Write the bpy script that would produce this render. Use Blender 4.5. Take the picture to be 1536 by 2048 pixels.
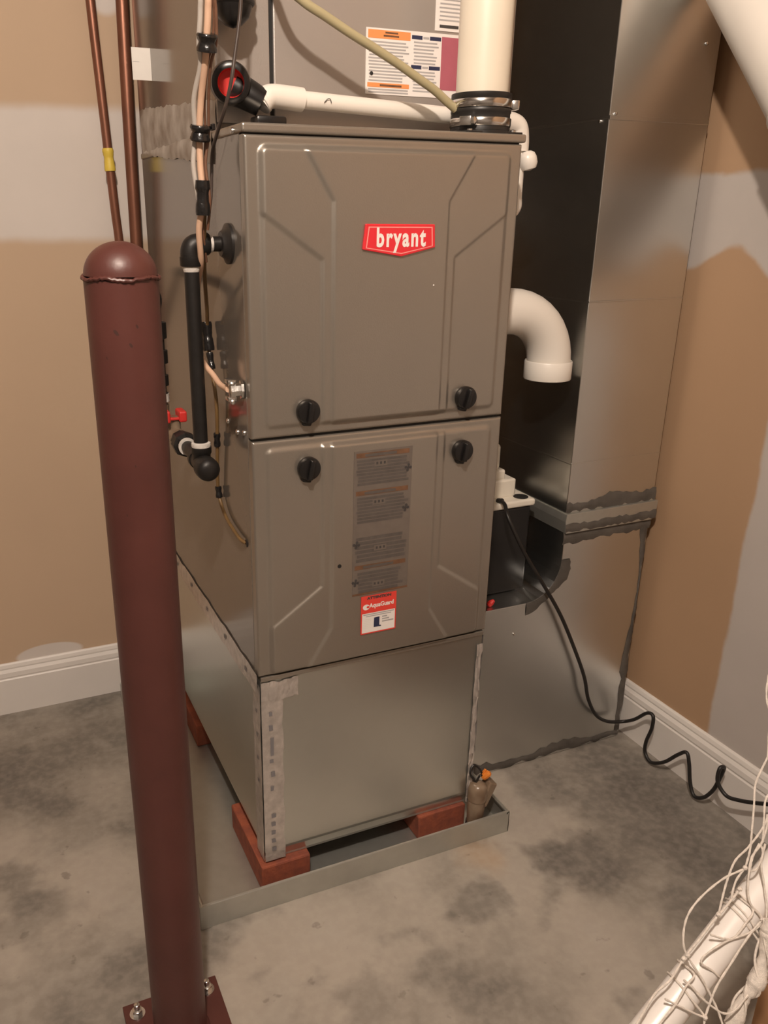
import bpy, bmesh, math, random
from mathutils import Vector, Matrix
random.seed(7)
for o in list(bpy.data.objects): bpy.data.objects.remove(o)
scene = bpy.context.scene
COL = scene.collection

# ---------------------------------------------------------------- camera, world, light, exposure
F_PX, PPX, PPY = 1656.55, 647.88, 1037.36
YAW, PITCH, ROLL = -0.40044, -0.35221, 0.00203
CAM = Vector((-0.3866, -1.2035, 1.2338))
cam = bpy.data.cameras.new('camera')
cam.sensor_fit = 'VERTICAL'; cam.sensor_height = 24.0; cam.sensor_width = 18.0
cam.lens = F_PX / 2048 * 24.0
cam.shift_x = (768 - PPX) / 2048; cam.shift_y = (PPY - 1024) / 2048
cam.clip_start = 0.02
camo = bpy.data.objects.new('camera', cam); COL.objects.link(camo)
fwd = Vector((-math.sin(YAW) * math.cos(PITCH), math.cos(YAW) * math.cos(PITCH), math.sin(PITCH)))
rgt = Vector((math.cos(YAW), math.sin(YAW), 0)); upv = rgt.cross(fwd)
r2 = math.cos(ROLL) * rgt + math.sin(ROLL) * upv; u2 = -math.sin(ROLL) * rgt + math.cos(ROLL) * upv
m3 = Matrix((r2, u2, -fwd)).transposed()
camo.matrix_world = Matrix.Translation(CAM) @ m3.to_4x4()
scene.camera = camo

w = bpy.data.worlds.new('world'); scene.world = w; w.use_nodes = True
w.node_tree.nodes['Background'].inputs[0].default_value = (0.9, 0.75, 0.6, 1)
w.node_tree.nodes['Background'].inputs[1].default_value = 0.02

LAMP = Vector((-0.46, -1.22, 2.25))
pl = bpy.data.lights.new('bulb_light', 'POINT'); pl.energy = 125; pl.color = (1.0, 0.85, 0.72); pl.shadow_soft_size = 0.035
plo = bpy.data.objects.new('bulb_light', pl); COL.objects.link(plo); plo.location = LAMP

vs = scene.view_settings
vs.view_transform = 'Standard'; vs.look = 'None'; vs.gamma = 1.0; vs.use_curve_mapping = False
vs.exposure = 0.0

# ---------------------------------------------------------------- materials
def lin(c):
    return tuple(((v / 255) / 12.92 if v / 255 <= 0.04045 else ((v / 255 + 0.055) / 1.055) ** 2.4) for v in c)
def mat(name, col, rough=0.5, metal=0.0, var=0.0, vscale=20, bump=0.0, bscale=60, spec=0.5, trans=0.0, coat=0.0, vcol=None, rvar=0.0):
    m = bpy.data.materials.new(name); m.use_nodes = True
    nt = m.node_tree; b = nt.nodes['Principled BSDF']
    b.inputs['Base Color'].default_value = (*col, 1); b.inputs['Roughness'].default_value = rough
    b.inputs['Metallic'].default_value = metal; b.inputs['Specular IOR Level'].default_value = spec
    if trans: b.inputs['Transmission Weight'].default_value = trans
    if coat: b.inputs['Coat Weight'].default_value = coat; b.inputs['Coat Roughness'].default_value = 0.1
    tc = nt.nodes.new('ShaderNodeTexCoord')
    if var or vcol or rvar:
        n = nt.nodes.new('ShaderNodeTexNoise'); n.inputs['Scale'].default_value = vscale; n.inputs['Detail'].default_value = 5
        nt.links.new(tc.outputs['Object'], n.inputs['Vector'])
    if var or vcol:
        r = nt.nodes.new('ShaderNodeValToRGB')
        lo = vcol if vcol else tuple(c * (1 - var) for c in col); hi = col if vcol else tuple(min(1, c * (1 + var)) for c in col)
        r.color_ramp.elements[0].position = 0.32; r.color_ramp.elements[0].color = (*lo, 1)
        r.color_ramp.elements[1].position = 0.68; r.color_ramp.elements[1].color = (*hi, 1)
        nt.links.new(n.outputs['Fac'], r.inputs['Fac']); nt.links.new(r.outputs['Color'], b.inputs['Base Color'])
    if rvar:
        mr = nt.nodes.new('ShaderNodeMapRange'); mr.inputs[3].default_value = max(0.02, rough - rvar); mr.inputs[4].default_value = rough + rvar
        nt.links.new(n.outputs['Fac'], mr.inputs[0]); nt.links.new(mr.outputs[0], b.inputs['Roughness'])
    if bump:
        n2 = nt.nodes.new('ShaderNodeTexNoise'); n2.inputs['Scale'].default_value = bscale; n2.inputs['Detail'].default_value = 3
        nt.links.new(tc.outputs['Object'], n2.inputs['Vector'])
        bp = nt.nodes.new('ShaderNodeBump'); bp.inputs['Strength'].default_value = bump; bp.inputs['Distance'].default_value = 0.002
        nt.links.new(n2.outputs['Fac'], bp.inputs['Height']); nt.links.new(bp.outputs['Normal'], b.inputs['Normal'])
    return m

class NT:
    """small node helper for maths on positions"""
    def __init__(s, m):
        s.m = m; s.nt = m.node_tree; s.b = s.nt.nodes['Principled BSDF']
        g = s.nt.nodes.new('ShaderNodeNewGeometry'); sp = s.nt.nodes.new('ShaderNodeSeparateXYZ')
        s.pos = g.outputs['Position']; s.nt.links.new(s.pos, sp.inputs[0]); s.x, s.y, s.z = sp.outputs
    def mth(s, op, a, b=0.0, c=None):
        n = s.nt.nodes.new('ShaderNodeMath'); n.operation = op
        for i, v in enumerate((a, b) if c is None else (a, b, c)):
            if isinstance(v, (int, float)): n.inputs[i].default_value = v
            else: s.nt.links.new(v, n.inputs[i])
        return n.outputs[0]
    def noise(s, scale, detail=4, off=(0, 0, 0)):
        mp = s.nt.nodes.new('ShaderNodeMapping'); mp.inputs['Location'].default_value = off
        s.nt.links.new(s.pos, mp.inputs['Vector'])
        n = s.nt.nodes.new('ShaderNodeTexNoise'); n.inputs['Scale'].default_value = scale; n.inputs['Detail'].default_value = detail
        s.nt.links.new(mp.outputs[0], n.inputs['Vector']); return n.outputs['Fac']
    def step(s, v, a, b):       # smoothstep a->b to 0..1
        n = s.nt.nodes.new('ShaderNodeMapRange'); n.interpolation_type = 'SMOOTHSTEP'
        n.inputs[1].default_value = a; n.inputs[2].default_value = b
        s.nt.links.new(v, n.inputs[0]); return n.outputs[0]
    def mix(s, f, a, b):
        n = s.nt.nodes.new('ShaderNodeMix'); n.data_type = 'RGBA'
        s.nt.links.new(f, n.inputs[0]) if not isinstance(f, float) else setattr(n.inputs[0], 'default_value', f)
        for i, v in ((6, a), (7, b)):
            if isinstance(v, tuple): n.inputs[i].default_value = (*v, 1)
            else: s.nt.links.new(v, n.inputs[i])
        return n.outputs[2]

TAN = (0.55, 0.405, 0.285); MUD = (0.66, 0.60, 0.555)
TAN_R = (0.43, 0.280, 0.172); MUD_R = (0.50, 0.455, 0.425)      # the right wall is browner, its mud darker
def wall_material(name, side):
    m = bpy.data.materials.new(name); m.use_nodes = True; n = NT(m)
    n.b.inputs['Roughness'].default_value = 0.75; n.b.inputs['Specular IOR Level'].default_value = 0.25
    nz = n.noise(5.0, 5); wob = n.mth('MULTIPLY_ADD', nz, 0.07, -0.035)
    fine = n.noise(26, 4); wob2 = n.mth('MULTIPLY_ADD', fine, 0.014, -0.007)
    wv = n.mth('ADD', wob, wob2)
    if side == 'back':
        z = n.mth('ADD', n.z, n.mth('MULTIPLY', wv, 0.35))
        band = n.mth('MULTIPLY', n.step(z, 1.165, 1.192), n.mth('SUBTRACT', 1.0, n.step(z, 1.435, 1.462)))
        # mud patch just over the baseboard, and a filled screw spot high up
        dx = n.mth('DIVIDE', n.mth('ADD', n.x, 0.30), 0.085); dz = n.mth('DIVIDE', n.mth('SUBTRACT', n.z, 0.148), 0.028)
        d = n.mth('ADD', n.mth('MULTIPLY', dx, dx), n.mth('MULTIPLY', dz, dz)); p1 = n.mth('SUBTRACT', 1.0, n.step(d, 0.8, 1.1))
        dx = n.mth('DIVIDE', n.mth('ADD', n.x, 0.025), 0.035); dz = n.mth('DIVIDE', n.mth('SUBTRACT', n.z, 1.665), 0.035)
        d = n.mth('ADD', n.mth('MULTIPLY', dx, dx), n.mth('MULTIPLY', dz, dz)); p2 = n.mth('SUBTRACT', 1.0, n.step(d, 0.4, 1.3))
        f = n.mth('MAXIMUM', band, n.mth('MAXIMUM', p1, p2))
    else:
        z = n.mth('ADD', n.z, n.mth('MULTIPLY', wv, 0.8)); y = n.mth('ADD', n.y, n.mth('MULTIPLY', wv, 0.45))
        hump = n.mth('MULTIPLY', n.mth('SUBTRACT', 1.0, n.step(n.mth('ABSOLUTE', n.mth('SUBTRACT', n.y, 0.055)), 0.0, 0.11)), 0.055)
        zl = n.mth('SUBTRACT', z, hump)
        band = n.mth('MULTIPLY', n.step(zl, 1.115, 1.130), n.mth('SUBTRACT', 1.0, n.step(z, 1.305, 1.320)))
        vert = n.mth('SUBTRACT', 1.0, n.step(y, -0.094, -0.082))
        vert = n.mth('MULTIPLY', vert, n.mth('SUBTRACT', 1.0, n.step(z, 0.93, 1.12)))
        f = n.mth('MAXIMUM', band, vert)
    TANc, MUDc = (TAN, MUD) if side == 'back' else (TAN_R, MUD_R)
    tan = n.mix(n.noise(3.0, 4, (3, 1, 7)), tuple(c * 0.93 for c in TANc), tuple(c * 1.05 for c in TANc))
    mud = n.mix(n.noise(7.0, 5, (1, 5, 2)), tuple(c * 0.93 for c in MUDc), tuple(min(1, c * 1.06) for c in MUDc))
    n.nt.links.new(n.mix(f, tan, mud), n.b.inputs['Base Color'])
    return m
def floor_material():
    m = bpy.data.materials.new('concrete'); m.use_nodes = True; n = NT(m)
    a = n.noise(2.6, 6); b_ = n.noise(9.0, 6, (4, 2, 0)); c = n.noise(55, 4, (1, 1, 0))
    base = n.mix(n.step(a, 0.36, 0.62), (0.175, 0.157, 0.136), (0.385, 0.345, 0.298))
    base = n.mix(n.mth('MULTIPLY', n.step(b_, 0.52, 0.66), 0.45), base, (0.40, 0.365, 0.32))
    dark = n.mth('MULTIPLY', n.step(n.noise(6.0, 5, (9, 3, 0)), 0.53, 0.66), 0.62)
    base = n.mix(dark, base, (0.135, 0.122, 0.108))
    for (sx, sy, r, s_) in ((0.62, -0.17, 0.11, 0.7), (0.36, -0.19, 0.075, 0.55), (0.80, -0.05, 0.12, 0.55), (-0.33, 0.33, 0.12, 0.35), (-0.42, 0.12, 0.10, 0.45), (0.07, -0.30, 0.07, 0.35), (0.72, -0.38, 0.10, 0.45), (0.92, -0.20, 0.22, 0.6), (0.88, -0.42, 0.22, 0.6), (0.70, 0.06, 0.11, 0.5), (0.90, 0.05, 0.14, 0.45)):  # dark stains, plus a cast shadow painted in over the right side
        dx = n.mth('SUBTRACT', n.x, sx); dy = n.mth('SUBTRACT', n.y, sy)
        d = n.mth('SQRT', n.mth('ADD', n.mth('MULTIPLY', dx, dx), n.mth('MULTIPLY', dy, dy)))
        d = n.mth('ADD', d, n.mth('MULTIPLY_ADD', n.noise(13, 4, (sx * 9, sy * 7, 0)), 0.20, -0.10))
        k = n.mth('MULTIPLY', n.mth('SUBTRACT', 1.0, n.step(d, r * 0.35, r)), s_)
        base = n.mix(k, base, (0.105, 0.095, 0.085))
    # rust tinge beside the pan corner
    dx = n.mth('SUBTRACT', n.x, 0.44); dy = n.mth('SUBTRACT', n.y, -0.085)
    d = n.mth('SQRT', n.mth('ADD', n.mth('MULTIPLY', dx, dx), n.mth('MULTIPLY', dy, dy)))
    d = n.mth('ADD', d, n.mth('MULTIPLY_ADD', b_, 0.12, -0.06))
    base = n.mix(n.mth('MULTIPLY', n.mth('SUBTRACT', 1.0, n.step(d, 0.01, 0.07)), 0.5), base, (0.42, 0.29, 0.18))
    base = n.mix(n.mth('MULTIPLY', n.step(n.noise(24, 3, (2, 8, 0)), 0.66, 0.72), 0.5), base, (0.12, 0.105, 0.09))
    base = n.mix(n.mth('MULTIPLY', n.step(c, 0.35, 0.7), 0.18), base, (0.5, 0.46, 0.40))
    n.nt.links.new(base, n.b.inputs['Base Color'])
    mr = n.nt.nodes.new('ShaderNodeMapRange'); mr.inputs[3].default_value = 0.45; mr.inputs[4].default_value = 0.72
    n.nt.links.new(b_, mr.inputs[0]); n.nt.links.new(mr.outputs[0], n.b.inputs['Roughness'])
    n.b.inputs['Specular IOR Level'].default_value = 0.35
    bp = n.nt.nodes.new('ShaderNodeBump'); bp.inputs['Strength'].default_value = 0.12; bp.inputs['Distance'].default_value = 0.004
    n.nt.links.new(c, bp.inputs['Height']); n.nt.links.new(bp.outputs['Normal'], n.b.inputs['Normal'])
    return m

M = {}
M['wall_back'] = wall_material('drywall_back', 'back'); M['wall_right'] = wall_material('drywall_right', 'right')
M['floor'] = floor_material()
M['room'] = mat('room_drywall', (0.34, 0.315, 0.29), 0.8, var=0.06, vscale=3)
M['ceil'] = mat('ceiling_paint', (0.32, 0.295, 0.27), 0.85, var=0.05, vscale=2)
M['trim'] = mat('white_trim', (0.74, 0.70, 0.665), 0.42, var=0.03, vscale=6)
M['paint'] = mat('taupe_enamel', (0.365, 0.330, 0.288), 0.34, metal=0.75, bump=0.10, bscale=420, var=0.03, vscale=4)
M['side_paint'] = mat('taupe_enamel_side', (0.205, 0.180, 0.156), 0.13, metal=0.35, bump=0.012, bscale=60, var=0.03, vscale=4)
M['coil_paint'] = mat('coil_enamel', (0.41, 0.375, 0.35), 0.36, metal=0.45, bump=0.08, bscale=420, var=0.03, vscale=4)
M['gap'] = mat('dark_gap', (0.012, 0.011, 0.010), 0.7)
M['galv'] = mat('galvanised_steel', (0.64, 0.65, 0.62), 0.28, metal=0.95, var=0.008, vscale=45)
M['galv_dull'] = mat('galvanised_dull', (0.53, 0.535, 0.50), 0.40, metal=0.8, var=0.04, vscale=40, bump=0.03, bscale=20, rvar=0.04)
M['duct'] = mat('galvanised_duct', (0.70, 0.705, 0.69), 0.30, metal=1.0, var=0.015, vscale=12, rvar=0.015)
M['foil'] = mat('foil_tape', (0.60, 0.555, 0.525), 0.36, metal=0.62, bump=0.75, bscale=75, var=0.16, vscale=60)
M['ink'] = mat('tape_ink', (0.20, 0.19, 0.20), 0.6, var=0.05)
M['mastic'] = mat('mastic_grey', (0.095, 0.085, 0.075), 0.6, var=0.25, vscale=30, bump=0.4, bscale=60)
M['mastic_w'] = mat('mastic_white', (0.56, 0.52, 0.475), 0.65, vcol=(0.30, 0.245, 0.20), vscale=22, bump=0.5, bscale=40)
M['pvc'] = mat('white_pvc', (0.80, 0.755, 0.69), 0.33, var=0.02, vscale=10)
M['pvc_warm'] = mat('ivory_pvc', (0.80, 0.725, 0.60), 0.36, var=0.03, vscale=10)
M['rubber'] = mat('black_rubber', (0.018, 0.016, 0.015), 0.42, var=0.1)
M['plastic_blk'] = mat('black_plastic', (0.010, 0.009, 0.009), 0.30, var=0.1)
M['iron'] = mat('black_iron', (0.017, 0.015, 0.014), 0.45, metal=0.3, var=0.2, vscale=40, bump=0.2, bscale=120)
M['dope'] = mat('thread_sealant', (0.62, 0.58, 0.54), 0.6, var=0.12, vscale=120, bump=0.5, bscale=200)
M['chrome'] = mat('steel_band', (0.62, 0.60, 0.58), 0.16, metal=1.0, var=0.04)
M['zinc'] = mat('zinc_fitting', (0.70, 0.69, 0.67), 0.24, metal=1.0, bump=0.3, bscale=90, var=0.06)
M['bollard'] = mat('maroon_paint', (0.082, 0.025, 0.020), 0.42, var=0.10, vscale=14, bump=0.12, bscale=140)
M['bollard_dark'] = mat('maroon_chip', (0.045, 0.016, 0.012), 0.6, var=0.2)
M['brick'] = mat('red_brick', (0.330, 0.088, 0.042), 0.85, vcol=(0.205, 0.056, 0.034), vscale=45, bump=0.6, bscale=150)
M['copper'] = mat('aged_copper', (0.235, 0.098, 0.060), 0.40, metal=0.55, var=0.16, vscale=12)
M['yellow'] = mat('yellow_tape', (0.68, 0.50, 0.07), 0.5, var=0.06)
M['red'] = mat('red_plastic', (0.62, 0.035, 0.030), 0.42, var=0.06)
M['badge'] = mat('badge_red', (0.72, 0.030, 0.042), 0.35, var=0.03)
M['badge_line'] = mat('badge_outline', (0.86, 0.30, 0.28), 0.4, var=0.02)
M['white'] = mat('label_white', (0.82, 0.78, 0.75), 0.45, var=0.02)
M['white2'] = mat('paper_white', (0.78, 0.74, 0.69), 0.6, var=0.03)
M['sticker_red'] = mat('sticker_red', (0.74, 0.060, 0.045), 0.42, var=0.03)
M['orange'] = mat('label_orange', (0.82, 0.30, 0.10), 0.5, var=0.03)
M['navy'] = mat('label_navy', (0.025, 0.030, 0.075), 0.5, var=0.03)
M['plum'] = mat('label_plum', (0.42, 0.115, 0.155), 0.5, var=0.05)
M['txt'] = mat('label_text', (0.40, 0.385, 0.385), 0.6, var=0.1)
M['txt_dark'] = mat('label_text_dark', (0.05, 0.045, 0.045), 0.6, var=0.1)
M['film'] = mat('label_film', (0.160, 0.134, 0.115), 0.36, metal=0.1, var=0.06, vscale=60)
M['film2'] = mat('label_film_print', (0.108, 0.094, 0.086), 0.4, metal=0.1, var=0.12, vscale=90)
M['film3'] = mat('label_film_rust', (0.155, 0.078, 0.042), 0.45, var=0.25, vscale=70)
M['tan_cable'] = mat('tan_cable', (0.66, 0.43, 0.30), 0.5, var=0.05)
M['grey_cable'] = mat('grey_cable', (0.46, 0.42, 0.38), 0.45, var=0.05)
M['brown_wire'] = mat('brown_wire', (0.155, 0.075, 0.045), 0.42, var=0.15, vscale=40)
M['olive_wire'] = mat('olive_wire', (0.165, 0.095, 0.035), 0.45, var=0.15, vscale=30)
M['tape'] = mat('electrical_tape', (0.012, 0.011, 0.011), 0.22, bump=0.6, bscale=110, var=0.1)
M['hose'] = mat('amber_hose', (0.40, 0.345, 0.205), 0.30, var=0.05)
M['cord'] = mat('black_cord', (0.014, 0.012, 0.011), 0.45, var=0.1)
M['wire_dark'] = mat('dark_wire', (0.060, 0.044, 0.038), 0.35, var=0.1)
M['pump'] = mat('ivory_plastic', (0.74, 0.69, 0.60), 0.45, var=0.03)
M['sensor'] = mat('tan_sensor', (0.27, 0.205, 0.145), 0.28, vcol=(0.15, 0.095, 0.06), vscale=28)
M['nut'] = mat('orange_nut', (0.72, 0.22, 0.03), 0.4, var=0.1)
M['net'] = mat('net_cord', (0.70, 0.64, 0.58), 0.75, var=0.12, vscale=200, bump=0.5, bscale=900)
M['goal'] = mat('goal_tube', (0.80, 0.765, 0.735), 0.30, var=0.03)
M['card'] = mat('cardboard', (0.36, 0.195, 0.095), 0.85, var=0.08, vscale=14)

# ---------------------------------------------------------------- mesh builder
def catmull(pts, n=8, closed=False):
    P = [Vector(p) for p in pts]
    if len(P) < 3: return P
    out = []
    Q = [P[0] * 2 - P[1]] + P + [P[-1] * 2 - P[-2]]
    for i in range(1, len(Q) - 2):
        a, b, c, d = Q[i - 1], Q[i], Q[i + 1], Q[i + 2]
        for k in range(n):
            t = k / n
            out.append(0.5 * ((2 * b) + (c - a) * t + (2 * a - 5 * b + 4 * c - d) * t * t + (3 * b - a - 3 * c + d) * t ** 3))
    out.append(P[-1]); return out
class MB:
    def __init__(s): s.v = []; s.f = []; s.m = []; s.sm = []; s.mats = []
    def mi(s, m):
        if m not in s.mats: s.mats.append(m)
        return s.mats.index(m)
    def add(s, v, f, m, smooth=False):
        k = len(s.v); s.v += [tuple(p) for p in v]; i = s.mi(m)
        for q in f: s.f.append([k + a for a in q]); s.m.append(i); s.sm.append(smooth)
        return s
    def bm(s, b, m, smooth=False):
        b.verts.ensure_lookup_table(); b.verts.index_update()
        s.add([v.co[:] for v in b.verts], [[v.index for v in f.verts] for f in b.faces], m, smooth); b.free(); return s
    def box(s, x0, x1, y0, y1, z0, z1, m, bev=0.0, seg=2, mtx=None):
        b = bmesh.new(); bmesh.ops.create_cube(b, size=1.0)
        for v in b.verts: v.co = Vector(((x0 + x1) / 2 + v.co.x * (x1 - x0), (y0 + y1) / 2 + v.co.y * (y1 - y0), (z0 + z1) / 2 + v.co.z * (z1 - z0)))
        if bev: bmesh.ops.bevel(b, geom=b.edges[:], offset=bev, segments=seg, profile=0.5, affect='EDGES')
        if mtx: b.transform(mtx)
        return s.bm(b, m, False)
    def tube(s, pts, r, m, seg=14, smooth_n=8, cap=True, rad=None, curve=True):
        P = catmull(pts, smooth_n) if curve and len(pts) > 2 else [Vector(p) for p in pts]
        n = len(P); V = []; Fc = []
        t0 = (P[1] - P[0]).normalized(); ref = Vector((0, 0, 1)) if abs(t0.z) < 0.9 else Vector((1, 0, 0))
        nrm = t0.cross(ref).normalized()
        for i, p in enumerate(P):
            t = (P[min(i + 1, n - 1)] - P[max(i - 1, 0)]).normalized()
            nrm = (nrm - t * nrm.dot(t)).normalized(); bn = t.cross(nrm)
            rr = r if rad is None else rad(i / (n - 1))
            for k in range(seg):
                a = 2 * math.pi * k / seg; V.append(p + (nrm * math.cos(a) + bn * math.sin(a)) * rr)
        for i in range(n - 1):
            for k in range(seg):
                Fc.append([i * seg + k, i * seg + (k + 1) % seg, (i + 1) * seg + (k + 1) % seg, (i + 1) * seg + k])
        if cap: Fc.append(list(range(seg))[::-1]); Fc.append([(n - 1) * seg + k for k in range(seg)])
        return s.add(V, Fc, m, True)
    def lathe(s, prof, base, axis, m, seg=32, smooth=True, cap=True):
        """prof: list of (radius, distance along axis)"""
        ax = Vector(axis).normalized(); ref = Vector((0, 0, 1)) if abs(ax.z) < 0.9 else Vector((1, 0, 0))
        u = ax.cross(ref).normalized(); v = ax.cross(u); B = Vector(base); V = []; Fc = []
        for r, h in prof:
            for k in range(seg):
                a = 2 * math.pi * k / seg; V.append(B + ax * h + (u * math.cos(a) + v * math.sin(a)) * max(r, 1e-5))
        for i in range(len(prof) - 1):
            for k in range(seg):
                Fc.append([i * seg + k, i * seg + (k + 1) % seg, (i + 1) * seg + (k + 1) % seg, (i + 1) * seg + k])
        if cap: Fc.append(list(range(seg))[::-1]); Fc.append([(len(prof) - 1) * seg + k for k in range(seg)])
        return s.add(V, Fc, m, smooth)
    def prism(s, poly, axis, a, b, m, bev=0.0):
        """poly in the two other axes, extruded from a to b along axis"""
        def P(p, h): return {'x': (h, p[0], p[1]), 'y': (p[0], h, p[1]), 'z': (p[0], p[1], h)}[axis]
        n = len(poly); bmh = bmesh.new()
        A = [bmh.verts.new(P(p, a)) for p in poly]; B = [bmh.verts.new(P(p, b)) for p in poly]
        bmh.faces.new(A); bmh.faces.new(B[::-1])
        for i in range(n): bmh.faces.new([A[i], B[i], B[(i + 1) % n], A[(i + 1) % n]])
        bmesh.ops.recalc_face_normals(bmh, faces=bmh.faces[:])
        if bev:
            ed = [e for e in bmh.edges if len(e.link_faces) == 2 and e.calc_face_angle(0) > 0.5]
            bmesh.ops.bevel(bmh, geom=ed, offset=bev, segments=2, profile=0.5, affect='EDGES')
        return s.bm(bmh, m)
    def build(s, name, parent=None, loc=None):
        me = bpy.data.meshes.new(name); off = Vector(loc) if loc is not None else Vector(OFF.get(parent.name, (0, 0, 0)) if parent else (0, 0, 0))
        me.from_pydata([tuple(Vector(p) - off) for p in s.v], [], s.f)
        for mt in s.mats: me.materials.append(mt)
        me.polygons.foreach_set('material_index', s.m); me.polygons.foreach_set('use_smooth', s.sm)
        me.update()
        b = bmesh.new(); b.from_mesh(me); bmesh.ops.recalc_face_normals(b, faces=b.faces[:]) if len(s.f) < 30000 else None; b.to_mesh(me); b.free()
        if any(s.sm):
            try: me.set_sharp_from_angle(angle=math.radians(42))
            except Exception: pass
        o = bpy.data.objects.new(name, me); COL.objects.link(o)
        if parent: o.parent = parent; OFF[o.name] = off
        elif loc is not None: o.location = off; OFF[o.name] = off
        return o
OFF = {}
def thing(name, label, cat, loc, group=None):
    o = bpy.data.objects.new(name, None); COL.objects.link(o); o.location = loc; o.empty_display_size = 0.05
    o['label'] = label; o['category'] = cat
    if group: o['group'] = group
    OFF[o.name] = Vector(loc); return o
def tag(o, label, cat, group=None):
    o['label'] = label; o['category'] = cat
    if group: o['group'] = group
    return o
def struct(o): o['kind'] = 'structure'; return o
def text_mesh(body, size, bold=0.0, sx=1.0, align='CENTER', space=1.0):
    c = bpy.data.curves.new('t', 'FONT'); c.body = body; c.size = size; c.offset = bold; c.align_x = align; c.align_y = 'CENTER'; c.resolution_u = 3; c.space_character = space
    o = bpy.data.objects.new('t', c); COL.objects.link(o)
    dg = bpy.context.evaluated_depsgraph_get(); me = bpy.data.meshes.new_from_object(o.evaluated_get(dg))
    V = [(v.co.x * sx, v.co.y) for v in me.vertices]; Fc = [list(p.vertices) for p in me.polygons]
    bpy.data.objects.remove(o); bpy.data.curves.remove(c); bpy.data.meshes.remove(me)
    return V, Fc
def add_text(mb, body, size, cx, cz, y, m, bold=0.0, sx=1.0, rot=0.0, space=1.0):
    V, Fc = text_mesh(body, size, bold, sx, 'CENTER', space)
    ca, sa = math.cos(rot), math.sin(rot)
    mb.add([(cx + a * ca - b * sa, y, cz + a * sa + b * ca) for a, b in V], Fc, m)
def rq(mb, x0, x1, z0, z1, y, m):    # flat print facing -y
    mb.add([(x0, y, z0), (x1, y, z0), (x1, y, z1), (x0, y, z1)], [[0, 1, 2, 3]], m)
def wavy_strip(mb, axis, a, b, lo, hi, fixed, th, m, n=24, amp=0.006):
    """irregular smear on a plane: axis 'x' or 'y' runs along it, z between lo(t) and hi(t); 'v' vertical strip on y=fixed plane"""
    V = []; Fc = []
    for i in range(n + 1):
        t = i / n; q = a + (b - a) * t
        l = (lo(t) if callable(lo) else lo) + random.uniform(-amp, amp); h = (hi(t) if callable(hi) else hi) + random.uniform(-amp, amp)
        for zz in (l, (l * 2 + h) / 3, (l + 2 * h) / 3, h):
            e = th if zz not in (l, h) else 0.0
            if axis == 'x': V.append((q, fixed - e, zz))
            elif axis == 'y': V.append((fixed - e, q, zz))
            elif axis == 'v': V.append((zz, fixed - e, q))
            elif axis == 'vs': V.append((fixed - e, zz, q))
    for i in range(n):
        for k in range(3): Fc.append([i * 4 + k, i * 4 + k + 1, (i + 1) * 4 + k + 1, (i + 1) * 4 + k])
    mb.add(V, Fc, m, True)

# ---------------------------------------------------------------- the room
YB, XR = 0.851, 1.024
XL, YF, ZC = -2.6, -3.2, 2.44
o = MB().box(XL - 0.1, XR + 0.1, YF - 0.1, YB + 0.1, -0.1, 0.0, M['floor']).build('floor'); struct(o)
o = MB().box(XL - 0.1, XR + 0.1, YF - 0.1, YB + 0.1, ZC, ZC + 0.1, M['ceil']).build('ceiling'); struct(o)
o = MB().box(XL - 0.1, XR + 0.1, YB, YB + 0.1, 0, ZC, M['wall_back']).build('wall_back'); struct(o)
o = MB().box(XR, XR + 0.1, YF - 0.1, YB, 0, ZC, M['wall_right']).build('wall_right'); struct(o)
o = MB().box(XL - 0.1, XL, YF - 0.1, YB, 0, ZC, M['room']).build('wall_left'); struct(o)
o = MB().box(XL, XR, YF - 0.1, YF, 0, ZC, M['room']).build('wall_front'); struct(o)
bbp = [(0, 0), (0.014, 0), (0.014, 0.098), (0.0115, 0.101), (0.0115, 0.104), (0.0135, 0.106), (0.0125, 0.118), (0.008, 0.126), (0.0085, 0.130), (0.006, 0.138), (0.003, 0.1415), (0, 0.1415)]
o = MB().prism([(YB - d, z) for d, z in bbp], 'x', XL, XR, M['trim']).build('baseboard_back'); struct(o)
o = MB().prism([(XR - d, z) for d, z in bbp], 'y', YF, YB - 0.0145, M['trim']).build('baseboard_right'); struct(o)

# ---------------------------------------------------------------- furnace
W, Z0, Z1, D, ZS = 0.4648, 0.4644, 1.3533, 0.70, 0.8993
fur = thing('furnace', 'tall taupe gas furnace with two embossed doors and a red badge', 'furnace', (W / 2, D / 2, Z0))
mb = MB()
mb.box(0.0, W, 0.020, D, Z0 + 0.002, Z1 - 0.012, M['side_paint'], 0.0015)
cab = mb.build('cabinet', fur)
MB().box(0.004, W - 0.004, 0.0, 0.021, Z0, Z0 + 0.0085, M['paint'], 0.001).build('bottom_rail', fur)
mb = MB()
mb.box(-0.002, W + 0.006, -0.001, D + 0.001, Z1 - 0.0125, Z1, M['paint'], 0.0035, 3)
mb.build('top_panel', fur)
MB().box(0.003, W - 0.003, 0.006, 0.021, Z1 - 0.0155, Z1 - 0.012, M['gap']).build('door_gap', fur)
MB().box(0.003, W - 0.003, 0.006, 0.021, ZS - 0.002, ZS + 0.002, M['gap']).build('door_gap', fur)
MB().box(0.003, W - 0.003, 0.006, 0.021, Z0 + 0.0085, Z0 + 0.0115, M['gap']).build('door_gap', fur)

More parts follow.
